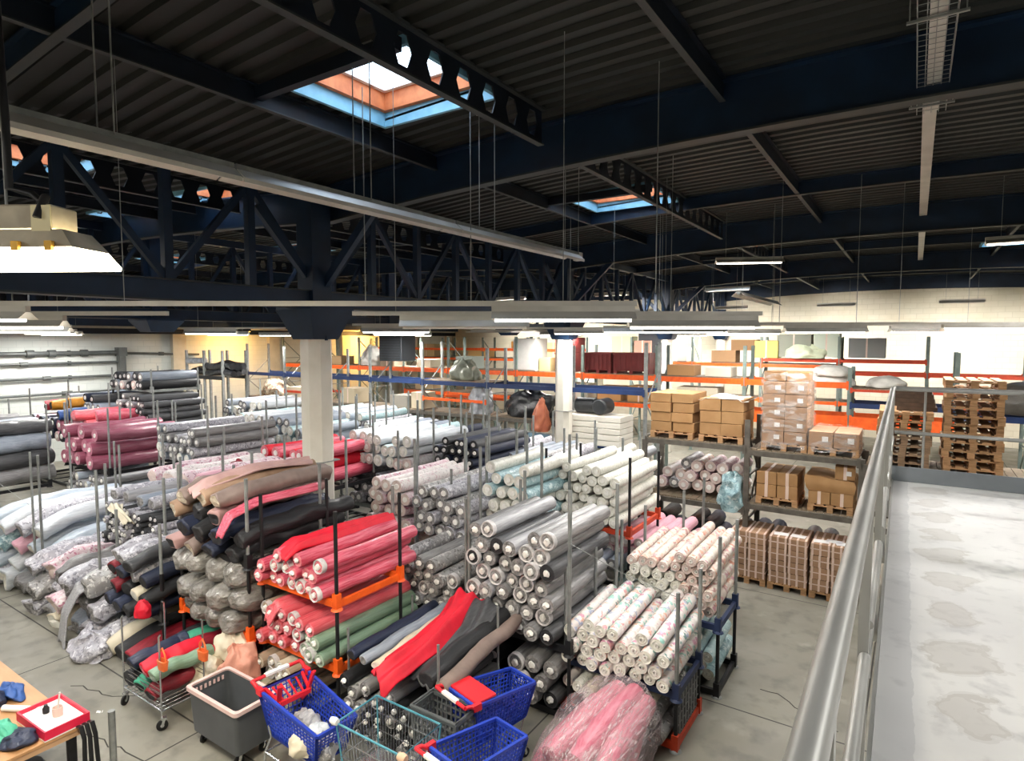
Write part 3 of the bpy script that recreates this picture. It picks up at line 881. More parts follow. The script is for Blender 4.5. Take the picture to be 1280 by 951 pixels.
far = [  # x, y, z, w, d, h, colour, what
    (-11.3, 26.6, 3.84, 1.0, .7, 1.1, '#c8c9a0', 'pale green box standing above the maroon bins'),
    (-10.3, 26.6, 3.84, .8, .7, .9, '#b98a78', 'pinkish brown carton above the wider maroon bin'),
    (-6.7, 26.6, 3.84, 1.0, .8, .5, '#9c7a58', 'low brown carton beyond the third column'),
    (-5.9, 26.6, 4.34, 1.0, .8, .45, '#8e6b48', 'brown carton highest on the far wall rack'),
    (-5.0, 26.5, 4.05, .9, .8, .7, '#ccb86a', 'yellowish carton on the far wall rack'),
    (-4.0, 26.6, 4.1, 1.25, .8, .9, '#8e9184', 'grey green crate on the far wall rack'),
    (-2.85, 26.6, 4.1, .9, .8, .95, '#c6d0bf', 'pale green crate beside the grey green crate'),
    (-1.5, 26.6, 4.1, 1.2, .8, .75, '#8d908e', 'grey crate last in the row on the far wall rack'),
    (-16.7, 26.6, 4.35, 1.4, .8, .35, '#c98a42', 'orange lit carton on the upper beam of the far rack'),
    (-19.6, 26.6, 3.84, 1.2, .8, .38, '#c9a46a', 'tan carton on the far rack in the warm light'),
    (-18.0, 26.6, 2.44, 1.4, .8, .8, '#cdb98c', 'tan carton below the orange beam in the warm light'),
    (-21.5, 26.6, 2.44, 1.5, .8, .9, '#d2c6a8', 'cream carton low on the far rack'),
    (-13.2, 26.6, 2.44, 1.3, .8, .9, '#d4cfb8', 'cream carton below the white cabinet'),
    (-10.2, 20.0, 2.66, .9, .8, .55, '#c9c3b2', 'pale carton under the maroon bins'),
    (-8.9, 20.0, 2.66, .9, .8, .5, '#b98a58', 'brown carton under the wider maroon bin'),
    (-7.8, 20.0, 2.66, .8, .8, .55, '#b1854f', 'darker brown carton under the wider maroon bin'),
    (-22.4, 17.1, 2.24, .9, .8, .5, '#cfc4ab', 'cream carton on the brown shelf of the blue rack'),
    (-21.4, 17.1, 2.24, .8, .8, .38, '#5c5d5a', 'dark grey carton on the brown shelf of the blue rack'),
    (-19.0, 17.1, 2.24, .8, .8, .6, '#bcae93', 'tan carton on the brown shelf near the second side column'),
    (-23.3, 20.1, 3.6, 1.0, .8, .4, '#a58a66', 'flat tan carton on the orange rack before the yellow lit wall'),
    (-19.8, 20.1, 3.6, .9, .8, .55, '#8a7a68', 'drab brown carton on the orange rack beyond the unit heater'),
    (-17.6, 20.1, 3.6, .8, .8, .35, '#d0c7b0', 'cream flat carton on the orange rack beyond the unit heater'),
    (-15.4, 20.1, 3.6, .9, .8, .5, '#9aa39a', 'grey green carton on the orange rack near the white cabinet'),
    (-11.6, 20.1, 3.61, .5, .7, .5, '#c8b47e', 'small straw coloured carton beside the white cabinet'),
    (-6.4, 20.1, 3.61, .9, .8, .35, '#b58a5c', 'low brown carton on the orange rack beyond the third column'),
    (-5.2, 20.1, 3.61, .8, .8, .3, '#d4cdbd', 'low cream carton on the orange rack beyond the third column'),
    (-8.7, 26.6, 3.84, .9, .8, .6, '#b7ada0', 'pale taupe carton on the far wall rack behind the maroon bins'),
    (-14.9, 26.6, 3.84, 1.1, .8, .8, '#cfb98a', 'straw coloured carton on the far wall rack near the warm light'),
    (-23.2, 26.6, 3.84, 1.2, .8, .7, '#c4ae86', 'sandy carton farthest along the wall rack in the warm light'),
    (-16.2, 17.1, 2.24, .9, .8, .45, '#8f8a80', 'grey carton on the brown shelf below the wrapped bale'),
    (-15.3, 17.1, 2.24, .6, .7, .6, '#c2b59c', 'tall cream carton on the brown shelf below the wrapped bale'),
    (-17.6, 20.1, 2.65, 1.0, .8, .5, '#bda37c', 'tan carton on the lower orange beam beyond the side hall truss'),
    (-14.4, 20.1, 2.65, 1.1, .8, .5, '#d6cfbd', 'cream carton on the lower orange beam beyond the side hall truss'),
    (-5.8, 19.9, 2.66, 1.3, .8, .6, '#c7bda8', 'pale carton behind the sheet covered load'),
    (-3.1, 19.9, 2.4, .7, .8, .75, '#e3e3dd', 'white carton between the sheet covered load and the tall load'),
]
fm = {}
for x, y, z, w, d, h, c, lab in far:
    if c not in fm:
        fm[c] = M('box colour ' + c[1:], c, None, rough=.8)
    o = carton(x, y, z, w, d, h, lab, None, fm[c], 'one' if h > .5 else 'none')

def lumpy(name, lab, cat, c, size, mat, seed, amp=.18, nu=34, nv=20, group=None, flat=.35):
    """a soft closed heap: a squashed ball with folds"""
    r2 = random.Random(seed)
    ph = [(r2.uniform(0, 6.28), r2.uniform(0, 6.28), r2.randint(2, 6), r2.randint(2, 5)) for _ in range(6)]
    R = []
    for i in range(nv + 1):
        t = PI * (.04 + .92 * i / nv) - PI / 2
        ring = []
        for j in range(nu):
            a = 2 * PI * j / nu
            k = 1 + amp * sum(math.sin(p[2] * a + p[0]) * math.cos(p[3] * t + p[1]) for p in ph) / 2.4
            x, y, z = math.cos(t) * math.cos(a) * k, math.cos(t) * math.sin(a) * k, math.sin(t) * (1 + amp * .5 * math.sin(3 * a + ph[0][0]))
            if z < -flat:
                z = -flat - (z + flat) * .02
            ring.append((x * size[0] / 2, y * size[1] / 2, (z + flat) * size[2] / (1 + flat)))
        R.append(ring)
    b = MB().rings(R, 0, True, True)
    m0 = min(size)
    crumple(b, seed, m0 * .16 * min(1, amp / .15), 3.2 / m0, 3)
    b.v = [(p[0], p[1], max(p[2], 0)) for p in b.v]
    o = b.build(name, mat, None, 60, c)
    s = o.modifiers.new('smooth', 'SUBSURF'); s.levels = 1; s.render_levels = 1
    return tag(o, lab, cat, group)
m_blackbag = M('black plastic bag', '#121316', '#1d1f23', 7, .3, bump=.8, bscale=9, coat=.3)
m_silver = M('silvery plastic', '#b9bcc2', '#85888e', 6, .3, bump=.8, bscale=10, coat=.4)
m_greyplas = M('grey green plastic sheet', '#8c8f80', '#74776a', 5, .35, bump=.5, bscale=8)
m_whiteplas = M('milky white plastic', '#dfdcd4', '#c7c4bc', 5, .4, bump=.6, bscale=9)
lumpy('plastic_bag', 'black plastic sack on the blue rack left of the second column', 'sack', (-10.6, 17.1, 2.23), (1.9, .8, .9), m_blackbag, 21)
lumpy('plastic_bag', 'silvery crumpled plastic sack beside the black sack on the blue rack', 'sack', (-12.55, 17.0, 2.23), (.9, .8, 1.0), m_silver, 22)
lumpy('plastic_bag', 'grey green wrapped bale on the blue beam in the side hall', 'sack', (-13.35, 17.1, 3.36), (1.3, .7, .7), m_greyplas, 23)
lumpy('plastic_bag', 'white wrapped bale on the orange rack by the first column', 'sack', (-21.0, 20.0, 3.6), (1.3, .8, .9), m_whiteplas, 24)
lumpy('plastic_bag', 'pale yellow green folded plastic on the far wall rack', 'sack', (-3.6, 26.3, 4.05), (1.5, .7, .55), M('pale lime plastic', '#d5dcc0', '#c3cbaa', 5, .5), 25)
for i, (x, z, w) in enumerate(((-2.0, 3.45, 1.25), (-2.0, 3.72, 1.15), (-.65, 3.44, 1.0))):
    lumpy('wrapped_bale', ('lower white wrapped bale on the orange rack beside the upright', 'upper white wrapped bale resting on the lower one', 'white wrapped bale on the red beam near the handrail')[i], 'bale', (x, 20.1, z), (w, .8, .33), m_whiteplas, 30 + i, .08, group='white wrapped bales on the orange rack')
lumpy('pallet_cover', 'dark grey wrapped pallet load on the blue beam beyond the railing', 'bale', (2.55, 20.0, 2.88), (1.9, .9, .85), M('dark shrink wrap', '#5b564f', '#494540', 5, .4, bump=.5, bscale=9), 37, .06)
lumpy('fabric_heap', 'heap of patterned cloth on the shelf under the warm wall light', 'cloth', (-24.2, 17.1, 2.24), (1.7, .8, .75), FLORAL('far patterned cloth', '#b59f86', ['#8a5b4b', '#d8cfc0', '#6c6a5c'], 10, .5), 41)
lumpy('plastic_bag', 'orange folded sheet hanging on the blue rack beside the second column', 'cloth', (-9.75, 16.4, 1.9), (.55, .45, 1.0), M('salmon plastic', '#c97a58', '#b5634a', 5, .5), 44)
o = empty('machine_drum', 'pair of black drums on the white panels beyond the second column', 'drum', (-8.15, 16.95, 2.52))
for i in (-.28, .28):
    MB().lathe([(0, -.34), (.2, -.34), (.24, -.3), (.24, .3), (.2, .34), (0, .34)], (i, 0, .24), 20, 'x' if i < 0 else 'y').build('drum', M('black drum', '#1c1f22', '#2b2e31', 6, .5), o)
o = empty('panel_stack', 'stack of white boards on a blue frame beyond the second column', 'panels', (-8.1, 16.95, 0))
for k in range(5):
    bevel(MB().box(-1.0, 1.0, -.5, .5, 1.62 + k * .18, 1.62 + k * .18 + .165).build('board', m_cab, o, smooth=0), .01, 1)
for sx in (-1, 1):
    for sy in (-1, 1):
        MB().box(sx * .9 - .04, sx * .9 + .04, sy * .42 - .04, sy * .42 + .04, 0, 1.55).build('leg', m_blue, o, smooth=0)
MB().box(-1.0, 1.0, -.48, .48, 1.55, 1.61).build('frame', m_blue, o, smooth=0)
MB().box(-.86, .86, -.35, .35, .4, 1.5).build('lower_box', m_cab, o, smooth=0)
m_tarp = M('blue translucent curtain', '#6f93a8', '#587d92', 3, .3, alpha=.7)
o = MB().grid(lambda u, v: (-14.3 + 4.9 * u, 16.3 + .06 * math.sin(26 * u), 1.05 + .8 * v), 40, 3).build('plastic_curtain', m_tarp, None)
s = o.modifiers.new('t', 'SOLIDIFY'); s.thickness = .004
tag(o, 'blue translucent plastic curtain along the foot of the blue rack', 'curtain')
MB().tube([(-14.4, 16.3, 1.86), (-9.3, 16.3, 1.86)], .02, 8).build('curtain_rail', m_galv, o)
for x in (-14.4, -11.8, -9.3):
    MB().tube([(x, 16.3, 0), (x, 16.3, 1.86)], .02, 8).build('curtain_post', m_galv, o)

# black bundles lying on the end of the blue rack, beyond the white wall bay
o = empty('pallet_rack', 'short grey rack holding black rolls before the warm lit wall', 'rack', (-23.9, 13.6, 0))
for x in (-1.3, .0, 1.3):
    for y in (0, 1.0):
        MB().box(x - .05, x + .05, y - .04, y + .04, 0, 4.35).build('upright', m_galv, o, smooth=0)
for y in (-.04, 1.04):
    MB().box(-1.3, 1.3, y - .02, y + .02, 3.2, 3.34).build('beam', m_black, o, smooth=0)
MB().box(-1.3, 1.3, 0, 1, 3.34, 3.37).build('shelf_deck', m_chip, o, smooth=0)
rnd.seed(5)
for i in range(6):
    z = 3.48 + .2 * (i // 3) + .02 * i; y = 13.7 + .25 * (i % 3)
    pts = [(-24.9 + .35 * k, y + .04 * math.sin(k + i), z + .05 * math.sin(1.3 * k + i)) for k in range(9 - i // 3 * 3)]
    if i // 3:
        pts = [(p[0] + 1.0, p[1], p[2]) for p in pts]
    ob = MB().tube(pts, [.13 + .03 * math.sin(2 * k + i) for k in range(len(pts))], 10).build('fabric_roll', m_blackbag)
    tag(ob, 'black wrapped roll, %s in the %s row on the short grey rack' % (ORD[i % 3 + 1], ('lower', 'upper')[i // 3]), 'fabric roll', 'black rolls on the short grey rack')
ob = MB().tube([(-25.1, 13.62, 3.9), (-23.9, 13.62, 3.95)], .13, 10).build('fabric_roll', m_silver)
tag(ob, 'silvery wrapped roll lying on top of the black rolls', 'fabric roll')

# ------------------------------------------------------------------ fabrics
F = {}
F['grey'] = M('silver grey cloth', '#8d8c8c', '#6f6e70', 5, .5, stretch=(9, .8, 9), var=.14, coat=.45, bump=.3, bscale=6)
F['grey2'] = M('light grey cloth', '#a9a9ac', '#8c8c90', 5, .5, stretch=(9, .8, 9), var=.12, coat=.4, bump=.3, bscale=6)
F['greyblue'] = M('blue grey cloth', '#9aa3af', '#7f8896', 5, .5, stretch=(9, .8, 9), var=.12, coat=.3, bump=.3, bscale=6)
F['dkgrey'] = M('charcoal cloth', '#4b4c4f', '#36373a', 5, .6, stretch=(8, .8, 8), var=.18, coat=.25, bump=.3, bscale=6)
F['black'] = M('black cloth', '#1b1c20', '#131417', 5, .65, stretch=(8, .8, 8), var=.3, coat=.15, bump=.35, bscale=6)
F['navy'] = M('navy cloth', '#1d2741', '#151d33', 5, .65, stretch=(8, .8, 8), var=.25, coat=.15, bump=.35, bscale=6)
F['red'] = M('raspberry red cloth', '#bd2645', '#e0788b', 5, .45, stretch=(12, .7, 12), var=.1, coat=.4, bump=.3, bscale=6)
F['red2'] = M('strawberry red cloth', '#cf4450', '#dd7078', 5, .45, stretch=(12, .7, 12), var=.1, coat=.4, bump=.3, bscale=6)
F['scarlet'] = M('scarlet cloth', '#dd1230', '#c40f29', 4, .6, bump=.3, bscale=7)
F['dkred'] = M('dark red cloth', '#8e1629', '#6d1120', 5, .6, stretch=(8, .8, 8), var=.15, bump=.3, bscale=6)
F['maroon'] = M('wine red wrapped cloth', '#7f394d', '#985a6c', 4, .35, stretch=(5, .8, 5), var=.1, coat=.5, bump=.4, bscale=6)
F['pink'] = M('pale pink cloth', '#dba9b6', '#c993a3', 5, .5, stretch=(8, .8, 8), var=.08, coat=.3, bump=.3, bscale=6)
F['green'] = M('sage green cloth', '#7f9a82', '#6b8770', 5, .5, stretch=(10, .7, 10), var=.08, coat=.3, bump=.3, bscale=6)
F['mintcl'] = M('mint cloth', '#4fae8e', '#3f9a7c', 5, .6, bump=.3, bscale=6)
F['beige'] = M('beige cloth', '#a8937c', '#8f7b66', 5, .6, stretch=(8, .8, 8), var=.12, coat=.2, bump=.3, bscale=6)
F['tan'] = M('soft tan cloth', '#a98b72', '#937660', 5, .7, var=.1, bump=.35, bscale=6)
F['taupe'] = M('taupe cloth', '#8a7870', '#75655e', 5, .7, var=.1, bump=.35, bscale=6)
F['cream'] = M('cream cloth', '#d8cfba', '#c6bca5', 5, .6, var=.06, bump=.3, bscale=6)
F['white'] = M('white cloth', '#cdd1d5', '#b5bbc2', 5, .5, stretch=(7, .8, 7), var=.06, coat=.3, bump=.35, bscale=6)
F['ice'] = M('icy white blue cloth', '#c2ccd6', '#a6b3c2', 5, .45, stretch=(7, .8, 7), var=.06, coat=.35, bump=.35, bscale=6)
F['blue'] = M('royal blue cloth', '#2f5596', '#25457f', 5, .6, bump=.3, bscale=6)
F['yellow'] = M('golden yellow cloth', '#d9962c', '#b97a1c', 5, .6, bump=.3, bscale=6)
F['orangecl'] = M('coral orange cloth', '#e06a4c', '#c8543a', 5, .6, bump=.3, bscale=6)
F['whitef'] = FLORAL('white cloth with grey leaves', '#d5d4cb', ['#a5a89e', '#dcdbd4', '#b6b6ab', '#e0dfd8'], 22, .34, .4, '#c5c4ba')
F['floral'] = FLORAL('white floral cloth', '#dcd6d2', ['#cf9494', '#8fc0b4', '#a2a8c0', '#dba790', '#e6e2de', '#c98aa2', '#e9e5e0', '#6f8f88'], 11, .46, .4, '#d3c9c4')
F['floral2'] = FLORAL('peach floral cloth', '#d9cdc2', ['#d08a74', '#d5a58d', '#a97a74', '#e3dcd4', '#c48f9a', '#e0d2c4'], 11, .45, .35, '#cfc0b4')
F['floral3'] = FLORAL('rosy floral cloth', '#d6c3c8', ['#b5748a', '#c89aa8', '#d9d2d4', '#99707f', '#e0d0d4'], 16, .45, .3, '#c9b0b7')
F['greyfl'] = FLORAL('grey floral cloth', '#b2b1b8', ['#77757d', '#d2d1d6', '#8c8a93', '#c4c2c8'], 17, .45, .3, '#a09fa8')
F['greyprint'] = FLORAL('silver printed cloth', '#a9a8a8', ['#6a6866', '#d2d0ce', '#8b8886', '#bdbbb9'], 15, .45, .4, '#908e8d')
F['mint'] = FLORAL('pale aqua printed cloth', '#b4cdd0', ['#8fb3ba', '#d5e2e2', '#a3c2c6'], 16, .42, .35, '#9fbec4')
F['aqua'] = FLORAL('aqua grey printed cloth', '#9fbcc2', ['#6f9098', '#c8d8da', '#85a6ad'], 14, .5, .3, '#8faeb5')
F['whitepk'] = FLORAL('white pink printed cloth', '#d9d2d0', ['#cbb0b4', '#e4dfdc', '#bdb7b6'], 16, .4, .3)
m_endgrey = M('end of a grey roll', '#a5a3a3', '#565555', 22, .7, var=.2)
m_endred = M('end of a red roll', '#d9868e', '#c55b68', 18, .5, var=.1)
m_endwhite = M('end of a white roll', '#eae9e2', '#cdcbc0', 14, .55, var=.06)
m_endcream = M('end of a rosy roll', '#d9c9c2', '#c2aca6', 14, .6, var=.08)
m_endgreen = M('end of a green roll', '#aab8a6', '#8da08c', 18, .5)
m_enddark = M('end of a dark roll', '#1c1c1f', '#2d2d31', 18, .7, var=.2)
m_endbei = M('end of a beige roll', '#c9bfae', '#a2937d', 18, .6, var=.1)
m_endmar = M('end of a wine red roll', '#c98a9c', '#a85f74', 9, .4, var=.1)
m_rim = M('white wrap rim', '#dad7d7', '#b5b2b2', 14, .35, var=.05)
END = {'grey': m_endgrey, 'grey2': m_endgrey, 'greyblue': m_endgrey, 'dkgrey': m_enddark, 'black': m_enddark, 'navy': m_enddark, 'red': m_endred, 'red2': m_endred, 'scarlet': m_endred, 'dkred': m_enddark,
       'maroon': m_endmar, 'pink': m_endcream, 'green': m_endgreen, 'beige': m_endbei, 'tan': m_endbei, 'taupe': m_endbei, 'cream': m_endwhite, 'white': m_endwhite, 'ice': m_endwhite, 'whitef': m_endwhite,
       'floral': m_endwhite, 'floral2': m_endcream, 'floral3': m_endcream, 'greyfl': m_endgrey, 'greyprint': m_endgrey, 'mint': m_endwhite, 'orangecl': m_endred, 'aqua': m_endwhite, 'whitepk': m_endcream}

def roll_profile(r, L, r2, n, soft=0.0, segs=9):
    """rings of one roll lying along +y from its front end"""
    R = []
    wob = [(r2.uniform(-1, 1), r2.uniform(-1, 1)) for _ in range(segs + 1)]
    ph = r2.uniform(0, 6.28)
    for i in range(segs + 1):
        t = i / segs
        rr = r * (1 + r2.uniform(-.025, .025) * (1 + 3 * soft)) * (.97 if i in (0, segs) else 1)
        cx, cz = wob[i][0] * r * .03 * (1 + 4 * soft), wob[i][1] * r * .03 * (1 + 4 * soft) - soft * r * .5 * math.sin(PI * t)
        ring = []
        for j in range(n):
            a = 2 * PI * j / n
            q = rr * (1 + .012 * math.sin(3 * a + ph + 2 * t) + soft * .06 * math.sin(2 * a + ph + 5 * t))
            ring.append((cx + q * math.cos(a), L * t, cz + q * math.sin(a) * (1 - soft * .12)))
        R.append(ring)
    return R
def rollmesh(name, r, L, seed, mats, n=18, soft=0.0):
    r2 = random.Random(seed); b = MB()
    R = roll_profile(r, L, r2, n, soft)
    b.rings(R, 0)
    c = [sum(p[k] for p in R[0]) / n for k in range(3)]
    F0 = R[0]
    def shr(q, y):
        return [(c[0] + (p[0] - c[0]) * q, y + r2.uniform(-.004, .004), c[2] + (p[2] - c[2]) * q) for p in F0]
    b.rings([F0, shr(.97, -.012), shr(.82, -.004), shr(.62, -.012), shr(.48, .0), shr(.36, -.006), shr(.30, .05)], [0, 1, 1, 1, 1, 1], False, True)
    # rear end, plain
    k = len(b.v); b.v += [tuple(p) for p in R[-1]]; b.f.append(tuple(range(k, k + n))); b.mi.append(1)
    return b.mesh(name, mats, 50)
def coremesh(r, m):
    b = MB().lathe([(r * .2, .03), (r * .2, -.022), (r * .31, -.022), (r * .33, .03)], (0, 0, 0), 14, 'y', 0)
    return b.mesh('core_tube', m, 40)
def plugmesh(r, m, seed):
    r2 = random.Random(seed); b = MB(); R = []
    for q, y in ((.34, .0), (.4, -.02), (.3, -.04), (.14, -.035)):
        R.append([(math.cos(2 * PI * j / 9) * r * q * r2.uniform(.75, 1.25), y + r2.uniform(-.012, .012), math.sin(2 * PI * j / 9) * r * q * r2.uniform(.75, 1.25)) for j in range(9)])
    b.rings(R, 0, False, True)
    return b.mesh('core_plug', m, 50)
def rimmesh(r, m, seed):
    r2 = random.Random(seed); b = MB(); R = []
    for q, y in ((1.012, .05), (1.02, .0), (.97, -.022), (.86, -.02), (.8, -.008)):
        R.append([(math.cos(2 * PI * j / 18) * r * q * r2.uniform(.985, 1.015), y + r2.uniform(-.006, .006), math.sin(2 * PI * j / 18) * r * q * r2.uniform(.985, 1.015)) for j in range(18)])
    b.rings(R, 0)
    return b.mesh('wrap_rim', m, 60)

FARB = MB(); FARM = []
def far_roll(x, y, z, r, L, key, seed):
    r2 = random.Random(seed)
    def mi(m):
        if m not in FARM:
            FARM.append(m)
        return FARM.index(m)
    a, e, c = mi(F[key]), mi(END[key]), mi(m_core if key not in ('black', 'dkgrey') else m_rim)
    R = roll_profile(r, L, r2, 12, .25, 5)
    R = [[(p[0] + x, p[1] + y, p[2] + z) for p in ring] for ring in R]
    n = 12
    FARB.rings(R, a)
    cx = [sum(p[k] for p in R[0]) / n for k in range(3)]
    def sh(q, yy):
        return [(cx[0] + (p[0] - cx[0]) * q, y + yy, cx[2] + (p[2] - cx[2]) * q) for p in R[0]]
    FARB.rings([R[0], sh(.94, -.015), sh(.45, -.01)], [a, e])
    FARB.rings([sh(.45, -.012), sh(.4, -.03)], c, False, True)
    k = len(FARB.v); FARB.v += R[-1]; FARB.f.append(tuple(range(k, k + n))); FARB.mi.append(e)

_rm = {}
def one_roll(x, y, z, r, L, key, style, label, group, rx=0, rz=0, cat='fabric roll', soft=0.0):
    r = round(r, 3)
    vi = rnd.randrange(3)
    mk = (r, L, key, vi, soft)
    if mk not in _rm:
        _rm[mk] = rollmesh('fabric_roll', r, L, hash((r, L, vi)) % 9999 + vi, [F[key], END[key]], 18, soft)
    o = link('fabric_roll', _rm[mk], None, (x, y, z))
    o.rotation_euler = (rx, 0, rz)
    o.rotation_euler.rotate_axis('Y', rnd.uniform(0, .9) if not soft else 0)
    tag(o, label, cat, group)
    sk = (r, style, vi)
    if sk not in _rm:
        ps = []
        if style in ('plug', 'plugrim'):
            ps.append(('core_plug', plugmesh(r, m_core, vi + 5)))
        if style in ('core', 'corerim'):
            ps.append(('core_tube', coremesh(r, m_core)))
        if style == 'brown':
            ps.append(('core_tube', coremesh(r, m_corek)))
        if style in ('plugrim', 'corerim'):
            ps.append(('wrap_rim', rimmesh(r, m_rim, vi + 9)))
        if style == 'plugrim' and vi != 1:
            ps.pop()
        _rm[sk] = ps
    for nm, me in _rm[sk]:
        link(nm, me, o)
    return o

def stack(Y, X0, X1, z0, z1, r, L, fabs, style, noun, place, anchor='post', far=False, tilt=.0, yj=.07, ragged=0.5, soft=0.0, from_right=False, only=None):
    """rolls nested in layers, counted from the named end; X0 < X1"""
    NM = {'grey': 'silver grey', 'grey2': 'light grey', 'greyblue': 'blue grey', 'dkgrey': 'charcoal', 'black': 'black', 'red': 'raspberry', 'red2': 'strawberry red', 'green': 'sage green', 'beige': 'beige', 'cream': 'cream',
          'whitef': 'white leafy', 'floral': 'white floral', 'floral2': 'peach floral', 'greyprint': 'silver printed', 'whitepk': 'pale printed', 'maroon': 'wine red', 'mint': 'aqua', 'aqua': 'aqua grey'}
    k = 0; z = z0 + r; tot = 0
    while z + r <= z1 + r * .7:
        w = X1 - X0 - (2 * r if k % 2 else 0)
        n = max(1, int((X1 - X0 + .01) / (2.04 * r)) - (k % 2))
        st = X0 + (2.04 * r if k % 2 else 1.02 * r)
        top = z + 1.74 * r + r > z1 + r * .7
        for i in range(n):
            if top and rnd.random() < ragged * .5:
                continue
            if only and not only(k, i, n):
                continue
            x = st + i * 2.04 * r + rnd.uniform(-.13, .13) * r
            key = fabs[rnd.randrange(len(fabs))] if not callable(fabs) else fabs(k, i, n)
            rr = r * rnd.choice((.93, .97, 1.0, 1.0))
            y = Y + rnd.uniform(-yj, yj)
            zz = z + rnd.uniform(-.22, .22) * r + (rr - r) * .5
            if far:
                far_roll(x, y, zz, rr, L * rnd.uniform(.95, 1.05), key, rnd.randrange(9999))
            else:
                idx = (n - i) if from_right else (i + 1)
                lab = '%s roll, %s from %s, %s layer up, %s' % (NM[key], ORD[idx], anchor, ORD[k + 1], place)
                one_roll(x, y, zz, rr, L, key, style, lab, noun + ' stack, ' + place, rx=tilt + rnd.uniform(-.012, .012), rz=rnd.uniform(-.02, .02), soft=soft)
            tot += 1
        k += 1; z += 1.76 * r
    return tot

# ------------------------------------------------------------------ post stillages that carry the rolls
def stillage(X0, X1, Y0, Y1, z, zt, label, base=None, posts=None, deckz=.0, foot=True, low=None, pr=.024, mesh_end=False):
    base = base or m_black; posts = posts or m_galv
    o = empty('post_stillage', label, 'stillage', (X0, Y0, z), group=None)
    w, d = X1 - X0, Y1 - Y0
    b = MB()
    for y in (0, d):
        b.bar((0, y, .06), (w, y, .06), .05, .08)
    for x in (0, w):
        b.bar((x, 0, .06), (x, d, .06), .05, .08)
    for i in range(1, 4):
        b.bar((w * i / 4, 0, .085), (w * i / 4, d, .085), .06, .03)
    b.build('base_frame', base, o, smooth=0)
    for (x, y) in ((0, 0), (w, 0), (w, d), (0, d)):
        h = (zt - z) if not callable(zt) else zt(x, y) - z
        pm = posts
        p = MB().tube([(x, y, .0), (x, y, h)], pr, 10)
        if low:
            MB().tube([(x, y, -.02), (x, y, min(h, .75))], pr * 1.25, 10).build('post_socket', low, o)
        p.build('post', pm, o)
        s = MB().box(x - .04, x + .04, y - .04, y + .04, .0, .2)
        s.build('corner_socket', base, o, smooth=0)
        if foot:
            MB().lathe([(.075, .0), (.07, .012), (.04, .03), (.036, .05)], (x, y, -.005), 10, 'z', 0, True, True).build('foot', base if z > .2 else m_galv, o)
    if mesh_end:
        g = MB()
        for i in range(9):
            g.bar((w, d * i / 8, .12), (w, d * i / 8, .62), .012)
        for i in range(5):
            g.bar((w, 0, .15 + i * .115), (w, d, .15 + i * .115), .012)
        g.box(w - .012, w - .006, .02, d - .02, .1, .62)
        g.build('side_panel', M('grey side mesh', '#77797b', '#5e6062', 7, .6), o, smooth=0)
    return o
rnd.seed(21)
# --- tall grey stack in the middle
stillage(-5.02, -3.46, 6.52, 7.95, .0, 1.0, 'lower stillage under the tall grey roll stack', m_black, m_black)
stillage(-5.02, -3.46, 6.52, 7.95, .86, lambda x, y: 2.95 if y < .5 else 2.75, 'upper stillage with tall grey posts round the grey roll stack', m_black, m_galv, pr=.026)
stack(6.45, -4.98, -3.5, .97, 2.42, .112, 1.62, ['grey', 'grey', 'grey2', 'grey', 'dkgrey'], 'plugrim', 'grey roll', 'tall grey stack', 'red-throw side')
stack(6.45, -4.3, -3.5, .1, .82, .118, 1.62, ['grey', 'dkgrey', 'grey'], 'plugrim', 'grey roll', 'low stack below the tall one', 'dark-gap side', ragged=.2)
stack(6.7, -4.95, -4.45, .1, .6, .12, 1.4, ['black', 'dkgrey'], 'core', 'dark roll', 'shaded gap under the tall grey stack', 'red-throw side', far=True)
# --- next grey stack, towards the red rolls
stillage(-6.5, -5.1, 6.55, 7.95, .78, 2.6, 'stillage holding the silver printed rolls behind the red throw', m_black, m_galv)
stillage(-6.5, -5.1, 6.55, 7.95, 0, .85, 'lower stillage with dark clutter behind the red throw', m_black, m_black)
stack(6.5, -6.5, -5.14, .9, 1.75, .105, 1.62, ['greyprint', 'grey2', 'greyprint', 'grey'], 'plugrim', 'silver roll', 'stack behind the red throw', 'red-roll side')
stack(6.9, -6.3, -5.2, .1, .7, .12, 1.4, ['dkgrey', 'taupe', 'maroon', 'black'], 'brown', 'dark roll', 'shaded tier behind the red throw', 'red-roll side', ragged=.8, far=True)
# --- white floral stack beside the pink wrapped bundle
stillage(-3.62, -2.16, 6.72, 7.6, .0, .7, 'red footed lower stillage behind the pink wrapped bundle', m_redor, m_black, mesh_end=True)
stillage(-3.62, -2.16, 6.72, 7.6, .62, 1.9, 'upper stillage of the white floral rolls', M('dark blue paint', '#1d2a4a', None), m_galv)
stack(6.6, -3.6, -2.2, .72, 1.3, .085, 1.3, ['floral'], 'core', 'white floral roll', 'stack above the pink bundle', 'grey-roll side', tilt=.05)
stack(6.58, -3.6, -2.2, .1, .6, .082, 1.2, ['whitef', 'whitepk', 'cream', 'greyprint'], 'core', 'mixed pale roll', 'tier behind the pink bundle', 'grey-roll side', ragged=.1, only=lambda k, i, n: i > n - 5 or (k == 2 and i < 3))
